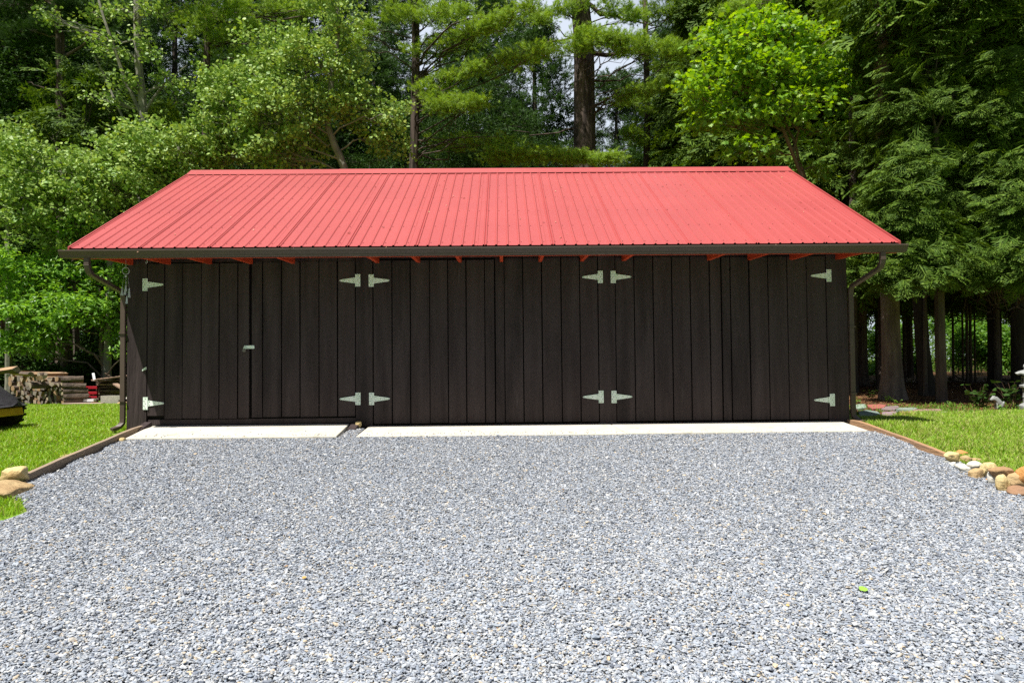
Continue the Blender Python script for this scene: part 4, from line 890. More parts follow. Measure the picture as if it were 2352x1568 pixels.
for px, py, Y, w, h in [(110, 860, 8.2, 45, 35), (180, 870, 7.8, 40, 35), (210, 840, 9, 40, 50), (40, 840, 10, 60, 45), (270, 850, 9.5, 30, 50), (-20, 850, 9, 40, 40), (200, 780, 11, 60, 40), (100, 800, 11.5, 60, 40), (20, 800, 16, 90, 90), (150, 790, 17, 90, 90), (285, 800, 16, 70, 90)]:
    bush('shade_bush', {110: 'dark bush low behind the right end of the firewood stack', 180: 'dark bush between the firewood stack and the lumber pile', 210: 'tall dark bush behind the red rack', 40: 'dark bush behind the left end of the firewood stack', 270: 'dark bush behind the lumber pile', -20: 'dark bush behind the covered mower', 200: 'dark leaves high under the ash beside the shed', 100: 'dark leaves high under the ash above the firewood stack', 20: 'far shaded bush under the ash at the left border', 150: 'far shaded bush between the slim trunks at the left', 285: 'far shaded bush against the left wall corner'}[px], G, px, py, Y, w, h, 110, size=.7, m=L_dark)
# --- far off the wood reads as one mass
def far_wood():
    n = 15000; a = rng.uniform(-.95, .95, n); d = rng.uniform(44, 62, n); x = d * np.tan(a); y = CAM[1] + d
    z = rng.uniform(0, 1, n) ** 1.5 * (9.5 + 2.5 * np.sin(x * .31) + 2 * np.sin(x * .77 + 2)); C = np.stack([x, y, z + gz(x, y)], 1)
    V, fs = make_crown('far', C, C + rng.normal(0, 1, C.shape), 1.9, .7)
    return link('far_woods', fast_mesh('far_woods', V, fs, [L_mid]))
tag(far_wood(), 'dense green wood far behind the shed', 'woods', kind='stuff')
# ================================================================= GRASS, LITTER
def blades(name, regions, label, cols, hgt=(.03, .065), dead=.12):
    Vs = []; tot = 0
    P = []; 
    for (x0, x1, y0, y1, n, test) in regions:
        x = rng.uniform(x0, x1, n); y = rng.uniform(y0, y1, n)
        dens = .5 + .5 * np.sin(x * 5.1 + 1.7 * np.sin(y * 3.3)) * np.sin(y * 4.7 + 1.3 * np.sin(x * 2.9))
        k = test(x, y) & (rng.uniform(0, 1, n) < .45 + .55 * dens); P.append(np.stack([x[k], y[k]], 1))
    P = np.concatenate(P); n = len(P)
    h = rng.uniform(*hgt, n) * (1 + .35 * np.sin(P[:, 0] * 3.7) * np.sin(P[:, 1] * 2.9)); a = rng.uniform(0, 6.283, n); w = rng.uniform(.0022, .0042, n) * (1 + (P[:, 1] + 8.66) / 9)
    lean = rng.uniform(.1, .8, n) * h; b = rng.uniform(0, 6.283, n)
    z = gz(P[:, 0], P[:, 1]) - .004
    c = np.stack([P[:, 0], P[:, 1], z], 1); s = np.stack([np.cos(a), np.sin(a), 0 * a], 1) * w[:, None]; l = np.stack([np.cos(b), np.sin(b), 0 * b], 1)
    V = np.stack([c - s, c + s, c + s * .7 + l * lean[:, None] * .35 + np.array([0, 0, 1]) * h[:, None] * .6, c - s * .7 + l * lean[:, None] * .35 + np.array([0, 0, 1]) * h[:, None] * .6, c + l * lean[:, None] + np.array([0, 0, 1]) * h[:, None]], 1)
    o = 5 * np.arange(n)[:, None]
    m = mat(name, None, .5, .3, rand=cols, transl=.3)
    return tag(link(name, fast_mesh(name, V, [o + np.array([0, 1, 2, 3]), o + np.array([3, 2, 4])], [m])), label, 'grass', kind='stuff')
GC = [(.17, .34, .02), (.33, .52, .03), (.21, .40, .02), (.35, .5, .05), (.18, .35, .025), (.26, .46, .03), (.34, .42, .07), (.42, .36, .16)]
def left_ok(x, y):
    e = edge(LB, y); e = np.where(y > -.3, -4.84, e - .03)
    return (x < e) & (y < 6.95 - .1 * np.sin(x * 3)) & (x > -.80 * (y + 8.66) - 2.2)
def right_ok(x, y):
    e = edge(RB, y); e = np.where(y > -.3, 4.47, e + .03)
    return (x > e) & (y < 1.72 + .25 * np.clip(x - 5, 0, 2.4) + .12 * np.sin(x * 4)) & (x < .80 * (y + 8.66) + 2.2)
blades('lawn_grass', [(-15, -4.3, -3.6, 7, 400000, left_ok), (-7, -3.6, -3.8, -.4, 60000, left_ok), (-12, -4.5, 4.8, 7, 60000, left_ok)], 'short bright green lawn grass left of the shed', GC)
GC2 = [(.15, .3, .02), (.28, .47, .03), (.2, .38, .025), (.36, .5, .05), (.17, .33, .03), (.42, .38, .14), (.32, .46, .05), (.5, .42, .22)]
blades('lawn_grass', [(4.4, 13, -5.5, 4.2, 400000, right_ok), (4.4, 7, -3.2, 1, 60000, right_ok)], 'patchy lawn grass with straw right of the shed', GC2, (.035, .085))
blades('lawn_grass', [(4.5, 10, 2.1, 4.2, 4500, lambda x, y: (x > 4.5))], 'sparse seedlings and weeds on the brown forest floor', [(.08, .2, .02), (.2, .34, .04)], (.03, .08))
def litter():
    n = 26000; x = rng.uniform(4.4, 16, n); y = rng.uniform(2.3, 16, n); k = y > 2.3 + .12 * (x - 6); x, y = x[k], y[k]
    x2 = rng.uniform(-16, -5, 5000); y2 = rng.uniform(6.6, 13, 5000); x = np.concatenate([x, x2]); y = np.concatenate([y, y2]); n = len(x)
    P = np.stack([x, y, gz(x, y) + .006 + rng.uniform(0, .012, n)], 1); D = rng.normal(0, 1, (n, 3)) * np.array([1, 1, .12])
    V, Fx = stamp(T_long(), P, D, rng.uniform(.03, .09, n), rng.normal(0, .3, n))
    return link('leaf_litter', fast_mesh('leaf_litter', V, [Fx], [mat('dead_leaves', None, .85, .15, rand=[(.22, .09, .035), (.12, .06, .03), (.3, .15, .06), (.16, .075, .035), (.38, .24, .12)])]))
tag(litter(), 'brown dead leaves and needles covering the wood floor', 'leaf litter', kind='stuff')
def fallen_bits():
    n = 90; t = rng.uniform(.05, .97, n); x = rng.uniform(EX0 + 1, EX1 - .1, n) ** 1; y = EY + (RY - EY) * t
    P = np.stack([x, y, EZ + (RZ - EZ) * t + .012], 1); D = rng.normal(0, 1, (n, 3)); D[:, 2] = D[:, 1] * sl_ 
    V, Fx = stamp(T_long(), P, D, rng.uniform(.015, .05, n), rng.normal(0, .2, n))
    n2 = 140; x = rng.uniform(-5, 4.6, n2); P = np.stack([x, rng.uniform(-.80, -.72, n2), np.full(n2, 2.122)], 1); D = rng.normal(0, 1, (n2, 3)) * np.array([1, .5, .2])
    V2, F2 = stamp(T_long(), P, D, rng.uniform(.02, .06, n2), rng.normal(0, .4, n2))
    return link('fallen_needles', fast_mesh('fallen_needles', np.concatenate([V, V2]), [Fx, F2 + len(V)], [mat('dry_needles', None, .8, .2, rand=[(.55, .33, .2), (.2, .1, .06), (.65, .45, .3), (.4, .26, .12)])]))
tag(fallen_bits(), 'dry needles and seeds scattered on the red roof and in the gutter', 'leaf litter', kind='stuff')

def yard_litter():
    n = 170; d = rng.uniform(2.6, 8, n); x = rng.uniform(-.75, .75, n) * d; y = CAM[1] + d; k = (x > -4) & (x < 4) & (y < -.8); x, y = x[k], y[k]; n = len(x)
    P = np.stack([x, y, gz(x, y) + .033], 1); D = rng.normal(0, 1, (n, 3)) * np.array([1, 1, .15])
    V, Fx = stamp(T_long(), P, D, rng.uniform(.012, .035, n), rng.normal(0, .3, n))
    return link('yard_litter', fast_mesh('yard_litter', V, [Fx], [mat('dry_bits', None, .85, .15, rand=[(.38, .24, .1), (.2, .11, .05), (.5, .36, .16), (.3, .14, .06)])]))
tag(yard_litter(), 'tiny dry leaf bits scattered over the gravel', 'leaf litter', kind='stuff')
# ================================================================= STONES
def stone_mat(name, c, c2, c3=None, rough=.8):
    return mat(name, c, rough, .25, var=c2, nscale=5, bump=1.3, bscale=16, blotch=(c3 or (c2[0] * .6, c2[1] * .55, c2[2] * .5), 9, .62, .5))
S_cream = stone_mat('cream_stone', (.62, .5, .26), (.5, .36, .16), (.34, .22, .1))
S_tan = stone_mat('tan_stone', (.45, .33, .17), (.36, .24, .12))
S_orange = stone_mat('orange_stone', (.52, .26, .08), (.42, .2, .07))
S_brown = stone_mat('brown_stone', (.36, .225, .11), (.28, .17, .09))
S_white = stone_mat('white_stone', (.6, .58, .52), (.48, .46, .4))
S_grey = stone_mat('grey_stone', (.3, .3, .28), (.22, .22, .2))
S_rust = stone_mat('rust_stone', (.31, .175, .10), (.25, .15, .09))
def rock(bb, depth_px, m, label, boxy=.0, d=None, tilt=0, seed=0, lift=0, name='stone', cat='stone', yaw=0, Y=None, group=None):
    """bb: picture box of the stone; depth_px: picture point of the ground it is above"""
    x0, x1, y0, y1 = bb
    g = ground(*depth_px); Y = float(g[1]) if Y is None else Y; s = ppm(Y)
    c = at((x0 + x1) / 2, (y0 + y1) / 2, Y); w, h = (x1 - x0) / s, (y1 - y0) / s * 1.0
    d = d or w * .75
    bm = bmesh.new(); bmesh.ops.create_icosphere(bm, subdivisions=4, radius=1)
    rnd = random.Random(seed * 7 + len(label))
    pl = [(Vector((rnd.gauss(0, 1), rnd.gauss(0, 1), rnd.gauss(0, 1))).normalized(), rnd.uniform(.62, .9)) for _ in range((9 if boxy < .8 else 4) if boxy else 6)]
    for v in bm.verts:
        p = v.co.copy()
        if boxy:
            e = 2 + 5 * boxy; r = (abs(p.x) ** e + abs(p.y) ** e + abs(p.z) ** e) ** (-1 / e); p *= r
        for nrm, q in pl:
            t = p.dot(nrm)
            if t > q: p -= nrm * (t - q) * .8
        p += p.normalized() * (noise.noise(p * 1.3 + Vector((seed, 3, 1))) * .14 + noise.noise(p * 4 + Vector((seed, 0, 5))) * .045 + noise.noise(p * 11 + Vector((seed, 0, 9))) * .015)
        v.co = p
    X_ = [v.co.x for v in bm.verts]; Y_ = [v.co.y for v in bm.verts]; Z_ = [v.co.z for v in bm.verts]
    for v in bm.verts:
        v.co = Vector(((v.co.x - min(X_)) / (max(X_) - min(X_)) - .5, (v.co.y - min(Y_)) / (max(Y_) - min(Y_)) - .5, (v.co.z - min(Z_)) / (max(Z_) - min(Z_)) - .5))
    bmesh.ops.transform(bm, matrix=Matrix.Rotation(R(tilt), 4, 'Y'), verts=bm.verts)
    X_ = [v.co.x for v in bm.verts]; Z_ = [v.co.z for v in bm.verts]
    fx = w / (max(X_) - min(X_)); fz = h / (max(Z_) - min(Z_))
    for v in bm.verts: v.co = Vector((v.co.x * fx, v.co.y * d, v.co.z * fz))
    me = bpy.data.meshes.new(name); bm.to_mesh(me); bm.free(); me.materials.append(m)
    me.polygons.foreach_set('use_smooth', [True] * len(me.polygons))
    o = link(name, me); o.location = (c[0], c[1] + lift, c[2]); o.rotation_euler = (0, 0, R(yaw))
    return tag(o, label, cat, group)
G_ = 'stones heaped along the gravel edge'
rock((8, 58, 1071, 1109), (34, 1116), S_cream, 'squarish cream stone resting on the flat stone at the end of the left timber', boxy=1.0, seed=1, tilt=-6)
rock((-40, 57, 1105, 1142), (20, 1138), S_tan, 'broad flat tan stone carrying the squarish cream stone', boxy=.3, d=.42, seed=2)
rock((60, 77, 1107, 1120), (68, 1120), S_grey, 'small grey pebble at the near end of the left timber', seed=3)
rock((130, 178, 1043, 1062), (150, 1060), S_tan, 'smooth tan stone half hidden on the lawn side of the left timber', d=.14, seed=4, Y=-1.42)
rock((177, 187, 1034, 1041), (182, 1045), S_grey, 'tiny grey stone on the grass edge behind the left timber', seed=5, Y=-1.15)
rock((273, 288, 1004, 1018), (280, 1018), S_cream, 'small cream stone under the corner of the first concrete ramp', seed=6, Y=-.72)
rock((816, 831, 967, 982), (823, 982), S_cream, 'rounded cream pebble leaning on the dark post between the first two ramps', boxy=.4, seed=7, Y=-.09)
rock((2170, 2205, 1036, 1063), (2188, 1066), S_cream, 'faceted cream stone against the end of the right timber', boxy=.5, seed=8)
rock((2193, 2215, 1029, 1040), (2204, 1050), S_orange, 'small orange stone farthest back in the heap beside the right timber', seed=9, Y=-1.45)
rock((2196, 2222, 1033, 1051), (2206, 1056), S_orange, 'orange wedge shaped stone behind the faceted cream stone', boxy=.4, seed=10, tilt=30, Y=-1.7)
rock((2204, 2231, 1045, 1065), (2217, 1066), S_tan, 'rounded tan and orange stone next to the faceted cream stone', seed=11)
rock((2224, 2255, 1051, 1064), (2240, 1066), S_tan, 'thin pointed tan stone lying on the grass side of the heap', seed=12, tilt=18, Y=-2.0)
rock((2164, 2184, 1057, 1068), (2174, 1067), S_grey, 'greenish grey pebble in the gravel below the right timber end', seed=13)
rock((2181, 2197, 1060, 1074), (2189, 1073), S_white, 'small pale angular stone in the gravel below the faceted cream stone', boxy=.4, seed=14)
rock((2196, 2232, 1064, 1086), (2214, 1084), S_white, 'low flat whitish slab dusted with gravel', seed=15, d=.2)
rock((2221, 2256, 1058, 1080), (2240, 1088), S_white, 'long smooth white stone propped above the tan cube', seed=16, tilt=28, Y=-2.35)
rock((2227, 2256, 1074, 1100), (2241, 1100), S_tan, 'cube like tan stone under the long smooth white stone', boxy=.9, seed=17)
rock((2253, 2294, 1061, 1099), (2273, 1102), S_cream, 'large pale cream stone in the middle of the heap', boxy=.4, seed=18, Y=-2.5)
rock((2269, 2292, 1078, 1114), (2280, 1113), S_white, 'upright curved white stone between the large pale and yellow ones', seed=19)
rock((2280, 2327, 1072, 1100), (2300, 1120), S_brown, 'flat brown stone perched on the yellow and white ones', boxy=.3, seed=20, tilt=-14, Y=-2.75)
rock((2288, 2319, 1088, 1131), (2303, 1131), S_cream, 'big rounded yellow stone at the front of the heap', seed=21)
rock((2312, 2362, 1081, 1124), (2335, 1124), S_tan, 'broad tan stone leaning beside the big rounded yellow one', seed=22, tilt=20, Y=-2.82)
rock((2335, 2382, 1066, 1108), (2355, 1118), S_orange, 'orange ball like stone on top of the heap at the picture edge', seed=23, Y=-2.85)
rock((2316, 2372, 1115, 1140), (2340, 1139), S_rust, 'long rust brown stone at the foot of the heap', seed=24, tilt=14, d=.16)
rock((2264, 2272, 1098, 1105), (2268, 1105), S_orange, 'tiny orange stone chip at the edge of the heap', seed=25)
# ---- flagstones
FS = [((.27, .34, .27), [(1958, 936), (1972, 933.5), (1988, 934.5), (1990, 941), (1972, 942.5), (1958, 940)], 'grey green flagstone nearest the downspout in the far row'),
      ((.38, .12, .10), [(1992, 935), (2022, 933.8), (2036, 936), (2030, 941.5), (2004, 943.5), (1994, 939)], 'brick red flagstone in the far row'),
      ((.26, .19, .2), [(2028, 939), (2062, 937.5), (2066, 940), (2056, 945), (2024, 944.5)], 'purple grey flagstone right of the brick red one'),
      ((.25, .3, .25), [(2066, 942), (2100, 940.5), (2108, 943), (2096, 947.5), (2058, 946.5)], 'thin grey green flagstone right of the purple one'),
      ((.33, .2, .18), [(2098, 945.5), (2160, 944.5), (2166, 948), (2130, 951), (2094, 950)], 'long reddish flagstone at the far right of the path'),
      ((.28, .33, .3), [(2104, 952), (2140, 951.5), (2176, 950), (2168, 956), (2112, 957)], 'large grey flagstone with a green leaf beside the lawn'),
      ((.2, .26, .23), [(1972, 951), (1990, 948.5), (2016, 952), (2022, 957), (1996, 961), (1974, 960)], 'green flagstone in the shadow of the downspout'),
      ((.3, .21, .24), [(2026, 952), (2058, 951.5), (2062, 957), (2044, 960), (2026, 958)], 'violet flagstone in the near row'),
      ((.36, .14, .12), [(2066, 951), (2098, 951.5), (2106, 957), (2090, 960), (2068, 958)], 'dull red flagstone in the near row'),
      ((.36, .1, .09), [(1953, 942), (1964, 941), (1968, 945), (1958, 948), (1953, 947)], 'small red flagstone touching the wall corner')]
for col, poly, lab in FS:
    P = [ground(px, py) for px, py in poly]; cx = sum(p[0] for p in P) / len(P); cy_ = sum(p[1] for p in P) / len(P)
    zt = max(p[2] for p in P) + .045; n = len(P)
    if (P[1][0] - P[0][0]) * (P[2][1] - P[0][1]) - (P[1][1] - P[0][1]) * (P[2][0] - P[0][0]) < 0: P = P[::-1]
    tl = random.uniform(-.03, .03)
    V = [(p[0], p[1], zt - .05 + tl * (p[0] - cx)) for p in P] + [(p[0], p[1], zt + tl * (p[0] - cx) + random.uniform(-.004, .004)) for p in P]
    mb = MB().add(V, [tuple(range(n))[::-1], tuple(range(n, 2 * n))] + [(i, (i + 1) % n, n + (i + 1) % n, n + i) for i in range(n)])
    m = mat('slate', col, .8, .25, var=tuple(c * .75 for c in col), nscale=6, bump=.5, bscale=30)
    tag(mb.build('flagstone', m, bevel=.006), lab, 'flagstone', 'flagstones beside the shed')

# ================================================================= FIREWOOD
W_end = [mat('cut_wood', c, .85, .2, var=tuple(v * .7 for v in c), nscale=14, bump=.4, bscale=60, blotch=((.1, .07, .05), 12, .66, .6)) for c in ((.34, .28, .21), (.26, .225, .18), (.36, .23, .13), (.44, .35, .24), (.2, .17, .145))]
W_bark = mat('log_bark', (.16, .12, .095), .95, .1, var=(.09, .07, .058), nscale=9, bump=1.2, bscale=18, stretch=(1, 1, 1))
W_split = mat('split_side', (.4, .25, .14), .85, .2, var=(.26, .18, .12), nscale=6, bump=.6, bscale=30)
ax = np.array([math.sin(R(24)), math.cos(R(24)), 0]); sd = np.array([math.cos(R(24)), -math.sin(R(24)), 0])
def log_mesh(kind, r, L_, mi, seed):
    rr = random.Random(seed)
    if kind == 'round': a = [i * 2 * math.pi / 12 for i in range(12)]; pts = [(r * math.cos(t) * rr.uniform(.92, 1.06), r * math.sin(t) * rr.uniform(.92, 1.06)) for t in a]; side = [1] * 12
    elif kind == 'half':
        pts = [(r * math.cos(t), r * 1.0 * math.sin(t) - r * .4) for t in [math.pi * i / 7 for i in range(8)]]; side = [1] * 7 + [2]
    else:
        s = R(rr.uniform(62, 95)); pts = [(0, 0)] + [(1.5 * r * math.cos(t), 1.5 * r * math.sin(t)) for t in [s * i / 4 for i in range(5)]]; side = [2] + [1] * 4 + [2]
        mx = sum(p[0] for p in pts) / 6; my = sum(p[1] for p in pts) / 6; pts = [((p[0] - mx) * rr.uniform(.95, 1.1), (p[1] - my) * rr.uniform(.95, 1.1)) for p in pts]
    n = len(pts); V = []; tw = rr.uniform(-.08, .08)
    for k, t in enumerate((0, .33, .66, 1)):
        for p in pts:
            q = (p[0] + tw * (t - .5) * r, p[1] + rr.uniform(-.004, .004)); V.append((q[0] * (1 - .08 * t), t * L_, q[1] * (1 - .08 * t)))
    mb = MB(); mb.add(V, []); 
    mb.f.append(tuple(range(n))); mb.m.append(0); mb.f.append(tuple(3 * n + i for i in range(n))[::-1]); mb.m.append(0)
    for k in range(3):
        for i in range(n): mb.f.append((k*n+i, (k+1)*n+i, (k+1)*n+(i+1) % n, k*n+(i+1) % n)); mb.m.append(side[i])
    me = bpy.data.meshes.new('log'); me.from_pydata(np.concatenate(mb.v).tolist(), [], [tuple(f)[::-1] for f in mb.f])
    for m in (W_end[mi], W_bark, W_split): me.materials.append(m)
    me.polygons.foreach_set('material_index', mb.m); me.update(); return me
protos = [log_mesh(k, .066, .44, i % 5, i) for i, k in enumerate(['quarter', 'half', 'round', 'quarter', 'quarter', 'half', 'quarter', 'round', 'quarter', 'half'])]
def put_log(me, c, roll, yaw=-24, s=1.0, label=None, group='split logs in the firewood stack', tiltx=0, len_=1.0, name='log'):
    o = link(name, me); o.rotation_euler = Matrix.Rotation(R(yaw), 3, 'Z').to_4x4().to_euler()
    o.matrix_world = Matrix.Translation(Vector(c)) @ Matrix.Rotation(R(yaw), 4, 'Z') @ Matrix.Rotation(R(tiltx), 4, 'X') @ Matrix.Rotation(roll, 4, 'Y') @ Matrix.Diagonal((s, s * len_, s, 1))
    return tag(o, label or 'split firewood log stacked with its cut end showing', 'log', group)
ORD = 'first second third fourth fifth sixth seventh eighth ninth tenth eleventh twelfth thirteenth fourteenth fifteenth sixteenth seventeenth'.split()
o0 = at(146, 922, 5.6)
z0 = float(gz(o0[0], 5.6))
row_h = .097
for r_ in range(7):
    for c_ in range([0, 0, 0, 0, 0, 1, 6][r_], 17):
        t = c_ * .104 + (r_ % 2) * .055  + .06
        p = np.array([o0[0], 5.6, z0]) - sd * t + np.array([0, random.uniform(-.05, .05), .062 + r_ * row_h + random.uniform(-.012, .012)])
        put_log(protos[random.randrange(10)], p + ax * random.uniform(-.04, .04), random.uniform(0, 6.28), s=random.uniform(.78, 1.1), label='split log in the ' + ['bottom', 'second lowest', 'third lowest', 'middle', 'third highest', 'second highest', 'top'][r_] + ' row of the firewood stack, ' + ORD[c_] + ' from its right end')
for (px, py, sc, roll, lab, ln, yw, tx, pi) in [(72, 859, 1.1, .4, 'long bleached log lying across the top of the firewood stack', 1.2, 70, 3, 1), (38, 850, 1.25, 2.6, 'biggest split log at the top left of the firewood stack', 1.5, 66, -4, 0), (104, 866, .95, 1.2, 'pale split log on the top row of the stack beside the bark covered ones', 1.0, 50, -4, 3),
        (68, 884, 1.2, .9, 'log with a whitish cut end in the middle of the stack', 1, -24, 0, 5), (140, 872, 1.0, 3.3, 'dark bark log topping the right end of the stack', .9, -60, 2, 7), (143, 885, 1.0, 1.3, 'second bark covered log down at the right end of the stack', .95, -62, -3, 2), (145, 898, 1.0, 2.3, 'third bark covered log down at the right end of the stack', 1.0, -60, 0, 7), (146, 910, 1.0, .3, 'lowest bark covered log at the right end of the stack', 1.0, -62, 0, 2),
        (176, 919, .6, 3.1, 'fallen bark covered log lying beyond the right foot of the stack', 1.5, -66, 0, 2), (146, 920, 1.0, .3, 'round log at the right foot of the stack showing a tan end', 1.1, -55, 0, 7)]:
    p = at(px, py, 5.45 if px < 120 else (5.75 if px > 170 else 5.55)); put_log(protos[pi], p, roll, yw, sc, lab, None, tx, ln)
# ---- old boards right of the stack
M_old = mat('old_dark_board', (.12, .085, .06), .9, .15, var=(.2, .14, .095), nscale=5, bump=.6, bscale=30, stretch=(.3, 3, 3))
M_old2 = mat('old_pinkish_board', (.36, .24, .17), .9, .15, var=(.26, .18, .13), nscale=5, bump=.6, bscale=30, stretch=(.3, 3, 3))
def plank(pa, pb, Ya, Yb, w, th, m, label, name='board', group=None, cat='board'):
    a, b = at(*pa, Ya), at(*pb, Yb); d = b - a; L_ = np.linalg.norm(d); d /= L_; s = np.cross(d, (0, 0, 1)); s /= np.linalg.norm(s); u = np.cross(s, d)
    V = [a + s * w * i + u * th * j + d * L_ * k for k in (0, 1) for (i, j) in ((-.5, -.5), (.5, -.5), (.5, .5), (-.5, .5))]
    mb = MB().add(V, [(0, 3, 2, 1), (4, 5, 6, 7), (0, 1, 5, 4), (1, 2, 6, 5), (2, 3, 7, 6), (3, 0, 4, 7)]); mb.f = [tuple(f)[::-1] for f in mb.f]
    return tag(mb.build(name, m), label, cat, group)
labs = 'dark weathered board stacked in the pile of old lumber'
for i in range(16):
    y = 911 - i * 2.35; x0 = 226 + random.uniform(-5, 6); plank((x0, y + random.uniform(-1, 1)), (296 + random.uniform(-4, 6), y - 1.5 + random.uniform(-2, 2)), 6.2 + .1 * (i % 3), 6.6 + .1 * (i % 2), random.uniform(.14, .26), random.uniform(.018, .032), M_old if i % 4 else M_old2, ('dark' if i % 4 else 'reddish') + ' weathered board in the lumber pile, ' + ORD[i] + ' from the bottom', group='weathered boards in the lumber pile')
plank((214, 873), (300, 862), 6.0, 6.6, .2, .03, M_old2, 'reddish brown board sloping along the top of the lumber pile')
plank((262, 880), (283, 892), 6.3, 5.9, .1, .03, M_old2, 'broken pinkish board sticking out of the lumber pile')
plank((214, 857), (217, 874), 6.1, 6.0, .045, .02, M_white, 'narrow white stake standing at the lumber pile', 'stake', cat='stake')
plank((160, 920), (218, 918.5), 5.75, 5.75, .10, .055, M_white, 'white board lying on the ground before the firewood', 'board')
plank((148, 926), (236, 926), 5.55, 5.6, .18, .02, mat('pinkish_slab', (.45, .33, .28), .9, .2), 'thin pinkish plank at the edge of the lawn', 'board')
plank((240, 857), (262, 868), 6.7, 6.5, .03, .02, M_old2, 'thin stick poking up behind the lumber pile', 'stick', cat='stick')
# ---- red slatted rack
rk = at(208, 917, 6.0); M_rp = mat('red_plastic', (.5, .02, .03), .4, .4, var=(.38, .015, .03), nscale=5)
t = tag(empty('slatted_rack', (rk[0], rk[1], float(gz(rk[0], rk[1]))), R(8)), 'red slatted plastic rack beside the lumber pile', 'rack')
for z in (.05, .15, .245, .36): MB().box((-.13, -.02, z - .03), (.13, .02, z + .03)).build('slat', M_rp, t, bevel=.004)
for x in (-.12, .12): MB().box((x - .015, .022, 0), (x + .015, .05, .4)).build('post', mat('dark_frame', (.03, .02, .02), .6), t)
# ---- concrete block
b0 = at(238, 925, 5.9); b1 = at(285, 925, 5.9); w = 24.5 / ppm(5.9); g = at(261, 926, 5.9); zb = float(gz(g[0], 5.9))
t = tag(empty('concrete_block', (g[0], g[1], zb), R(-8)), 'grey concrete block with two hollow cores on the grass edge', 'block')
mb = MB(); h, dd, e = .19, .19, .032
for a, b, c, d in ((-w, -dd/2, w, -dd/2 + e), (-w, dd/2 - e, w, dd/2), (-w, -dd/2 + e, -w + e, dd/2 - e), (w - e, -dd/2 + e, w, dd/2 - e), (-e/2, -dd/2 + e, e/2, dd/2 - e)): mb.box((a, b, 0), (c, d, h))
mb.build('block_body', M_block, t)
rock((268, 294, 922, 932), (280, 931), S_tan, 'flat tan stone lying in front of the concrete block', seed=31, d=.25)
rock((286, 296, 912, 920), (290, 926), S_white, 'whitish stone behind the downspout foot', seed=32, Y=5.7)

# ================================================================= COVERED MOWER
M_cover = mat('black_cover', (.035, .033, .038), .42, .45, var=(.05, .047, .055), nscale=3, bump=.8, bscale=7)
M_yel = mat('yellow_panel', (.62, .34, .02), .4, .4, var=(.5, .27, .02), nscale=6)
M_tyre = mat('tyre_rubber', (.018, .016, .015), .85, .2, var=(.05, .04, .03), nscale=20)
M_rim = mat('wheel_rim', (.07, .065, .05), .6, .3)
g = ground(8, 992); mx, my = float(g[0]) - .31, float(g[1]) + .10; mz = float(gz(mx, my))
mw = tag(empty('lawn_tractor', (mx, my, mz), 0), 'lawn tractor under a dark cover with a yellow panel showing', 'tractor')
# cover: rings of a draped sheet, tail end pointing right, local x to the right
secs = []
nx_ = 22; na = 28
V = []; 
for i in range(nx_):
    t = i / (nx_ - 1); x = .34 - 1.9 * t
    hz2 = .60 + .22 * math.sin(min(1, t * 2.2) * math.pi / 2) - (.28 * (1 - t * 3) ** 2 if t < .33 else 0); wd = .30 + .16 * min(1, t * 5) ** .6; low = .33 + .015 * math.sin(t * 22) - .19 * min(1, t * 6)
    for j in range(na):
        a = math.pi * j / (na - 1); ca = math.cos(a); sa = math.sin(a)
        fold = 1 + .05 * math.sin(a * 9 + t * 14) * (1 - sa) + .03 * math.sin(t * 33 + a * 3)
        y = -ca * wd * fold; z = low + (hz2 - low) * (sa ** .75) - .02 * math.sin(a * 5 + t * 25)
        V.append((x + .05 * math.sin(a * 4 + 1) * (1 - sa), y, z))
fs = [(i*na+j, i*na+j+1, (i+1)*na+j+1, (i+1)*na+j) for i in range(nx_-1) for j in range(na-1)] + [tuple(range(na))[::-1]]
cv = MB().add(V, fs).build('cover', M_cover, mw, smooth=True); sdm = cv.modifiers.new('cloth', 'SOLIDIFY'); sdm.thickness = .006
sb = cv.modifiers.new('soft', 'SUBSURF'); sb.levels = 1; sb.render_levels = 1
MB().hexa([(.21, -.25, .20), (.36, -.23, .20), (.36, .20, .20), (.21, .22, .20), (.20, -.25, .32), (.34, -.23, .30), (.34, .20, .30), (.20, .22, .32)]).build('rear_panel', M_yel, mw, bevel=.012)
MB().box((-1.3, -.2, .2), (.0, .2, .45)).build('chassis', M_tyre, mw)
